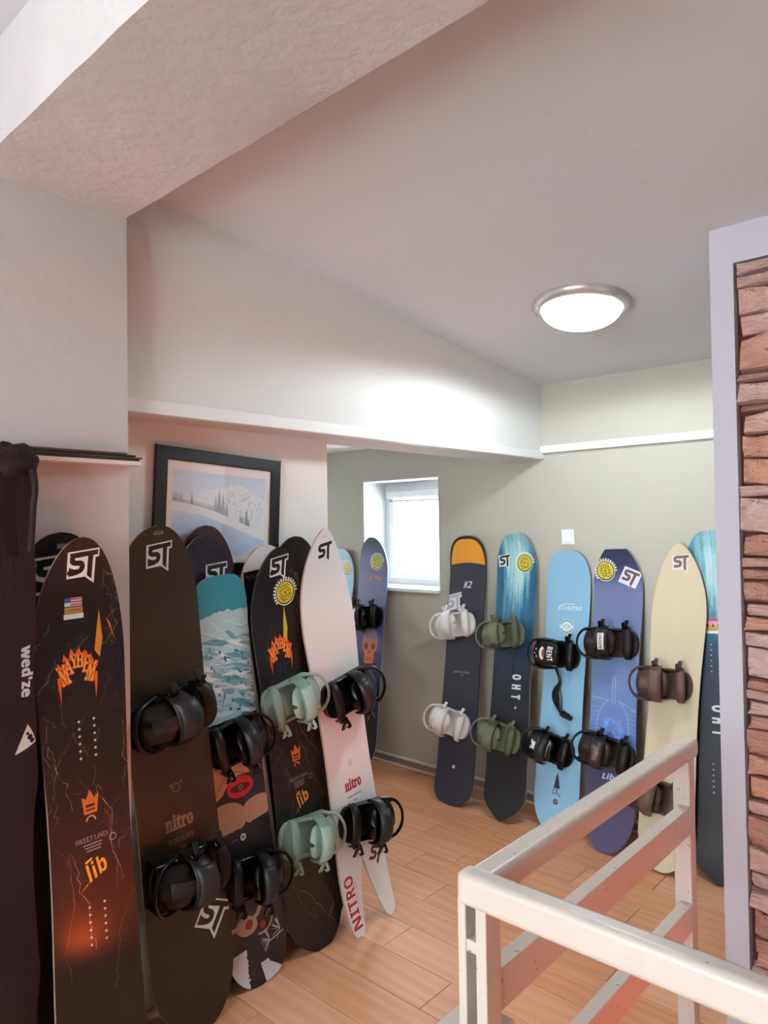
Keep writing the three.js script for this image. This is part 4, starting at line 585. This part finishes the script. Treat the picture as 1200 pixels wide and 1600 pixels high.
// back wall row
const skb = { mat: P.black, strap: P.black2, pad: P.black, hoop: P.black };
const Tb = (x, y, z) => [x, y, z - 0.033];
board({ art: 'pale', wall: 'Z', O: [-3.49, 0.0, -3.22], T: Tb(-3.556, 1.379, -3.488), hw: [0.122, 0.115, 0.122], nose: { len: 0.17, a: 2.4, b: 0.45, flat: 0.02 }, tail: { len: 0.17 }, base: '#74aec8', res: 800, label: 'pale blue snowboard with yellow sticker at the alcove wall, half hidden by the white board' });
board({ art: 'skull', wall: 'Z', O: [-3.165, 0.0, -3.239], T: Tb(-3.255, 1.463, -3.489), hw: [0.128, 0.12, 0.126], nose: { len: 0.22 }, tail: { len: 0.2 }, base: '#5f5a86', res: 1200, edge: '#7898b8', label: 'purple snowboard with an orange skull print leaning beside the alcove window', bind: [{ ...skb, y: 0.53, ang: 0.1, st: stripe }, { ...skb, y: 0.99, ang: -0.1 }] });
const wb = { mat: P.white, strap: P.white, pad: P.white, hoop: P.white };
board({ art: 'K2', wall: 'Z', O: [-2.417, 0.0, -3.213], T: Tb(-2.485, 1.47, -3.489), hw: [0.128, 0.121, 0.127], nose: { len: 0.15, a: 2.6, b: 0.45, flat: 0.01 }, tail: { len: 0.12, a: 2.6, b: 0.4, flat: 0.02 }, base: '#2b2739', res: 1400, edge: '#4a3c48', label: 'dark purple snowboard with orange nose and white bindings right of the window', bind: [{ ...wb, y: 0.525, w: -0.035, ang: 0.17 }, { ...wb, y: 1.075, w: -0.03, ang: -0.22 }] });
const ob = { mat: P.olive, strap: P.oliveD, pad: P.olive, hoop: P.olive };
board({ art: 'OHT', wall: 'Z', O: [-2.075, 0.0, -3.191], T: Tb(-2.15, 1.478, -3.489), hw: [0.128, 0.117, 0.126], nose: { len: 0.2, a: 2.1, b: 0.6, flat: 0.04 }, tail: { len: 0.12, a: 1.7, b: 0.95, flat: 0.004 }, base: '#2d7f9a', res: 1400, edge: '#b08c80', label: 'teal to black snowboard with ST and yellow stickers and olive green bindings', bind: [{ ...ob, y: 0.56, w: -0.038, ang: 0.12 }, { ...ob, y: 1.1, w: -0.03, ang: -0.17 }] });
board({ art: 'ltblue', wall: 'Z', O: [-1.813, 0.0, -3.251], T: Tb(-1.83, 1.39, -3.489), hw: [0.126, 0.116, 0.125], nose: { len: 0.17, a: 2.5, b: 0.45, flat: 0.03 }, tail: { len: 0.18 }, base: '#8ab8d4', res: 1400, edge: '#5a4a70', under: '#4a3048', label: 'plain light blue snowboard with a hanging black strap under the light switch', bind: [{ ...dk, y: 0.545, w: -0.025, ang: 0.02, tx: bent, open: true }, { ...dk, y: 1.02, w: -0.025, ang: -0.2, tx: metal }] });
const ub = { mat: P.umber, strap: P.umber2, pad: P.umber, hoop: P.black };
board({ art: 'blue', wall: 'Z', O: [-1.512, 0.0, -3.206], T: Tb(-1.56, 1.4, -3.489), hw: [0.128, 0.116, 0.125], nose: { len: 0.17, a: 1.7, b: 0.85, flat: 0.055 }, tail: { len: 0.19, a: 2, b: 0.55, flat: 0.01 }, base: '#6a74a8', res: 1400, edge: '#b0a0b0', under: '#3c1418', label: 'blue snowboard with clipped dark nose, yellow sticker and tilted white ST sticker', bind: [{ ...ub, y: 0.47, w: -0.005, sc: 0.9, ang: 0.06, st: union }, { ...ub, y: 0.99, w: -0.005, sc: 0.9, ang: -0.16, st: union2 }] });
const bb = { mat: P.brown, strap: P.brown2, pad: P.brown2, hoop: P.brown };
board({ art: 'tan', wall: 'Z', O: [-1.246, 0.0, -3.19], T: Tb(-1.236, 1.434, -3.464), hw: [0.13, 0.113, 0.122], nose: { len: 0.38, a: 1.95, b: 0.62 }, tail: { len: 0.18 }, base: '#d8c6a4', res: 1200, edge: '#d0a890', under: '#8c3020', label: 'cream snowboard with pointed nose, ST sticker and brown bindings behind the railing', bind: [{ ...bb, y: 0.66, w: -0.03, ang: 0.06, heel: -1 }, { ...bb, y: 1.16, w: -0.03, ang: -0.12, heel: -1 }] });
board({ art: 'teal', wall: 'Z', O: [-1.018, 0.0, -3.24], T: Tb(-1.105, 1.492, -3.5), hw: [0.13, 0.118, 0.127], nose: { len: 0.2, a: 2.1, b: 0.6, flat: 0.04 }, tail: { len: 0.12, a: 1.7, b: 0.95, flat: 0.004 }, base: '#2d7f9a', res: 1200, edge: '#b08c80', label: 'teal snowboard half hidden behind the cream board and the white stone pillar' });
renderer.render(scene, camera);
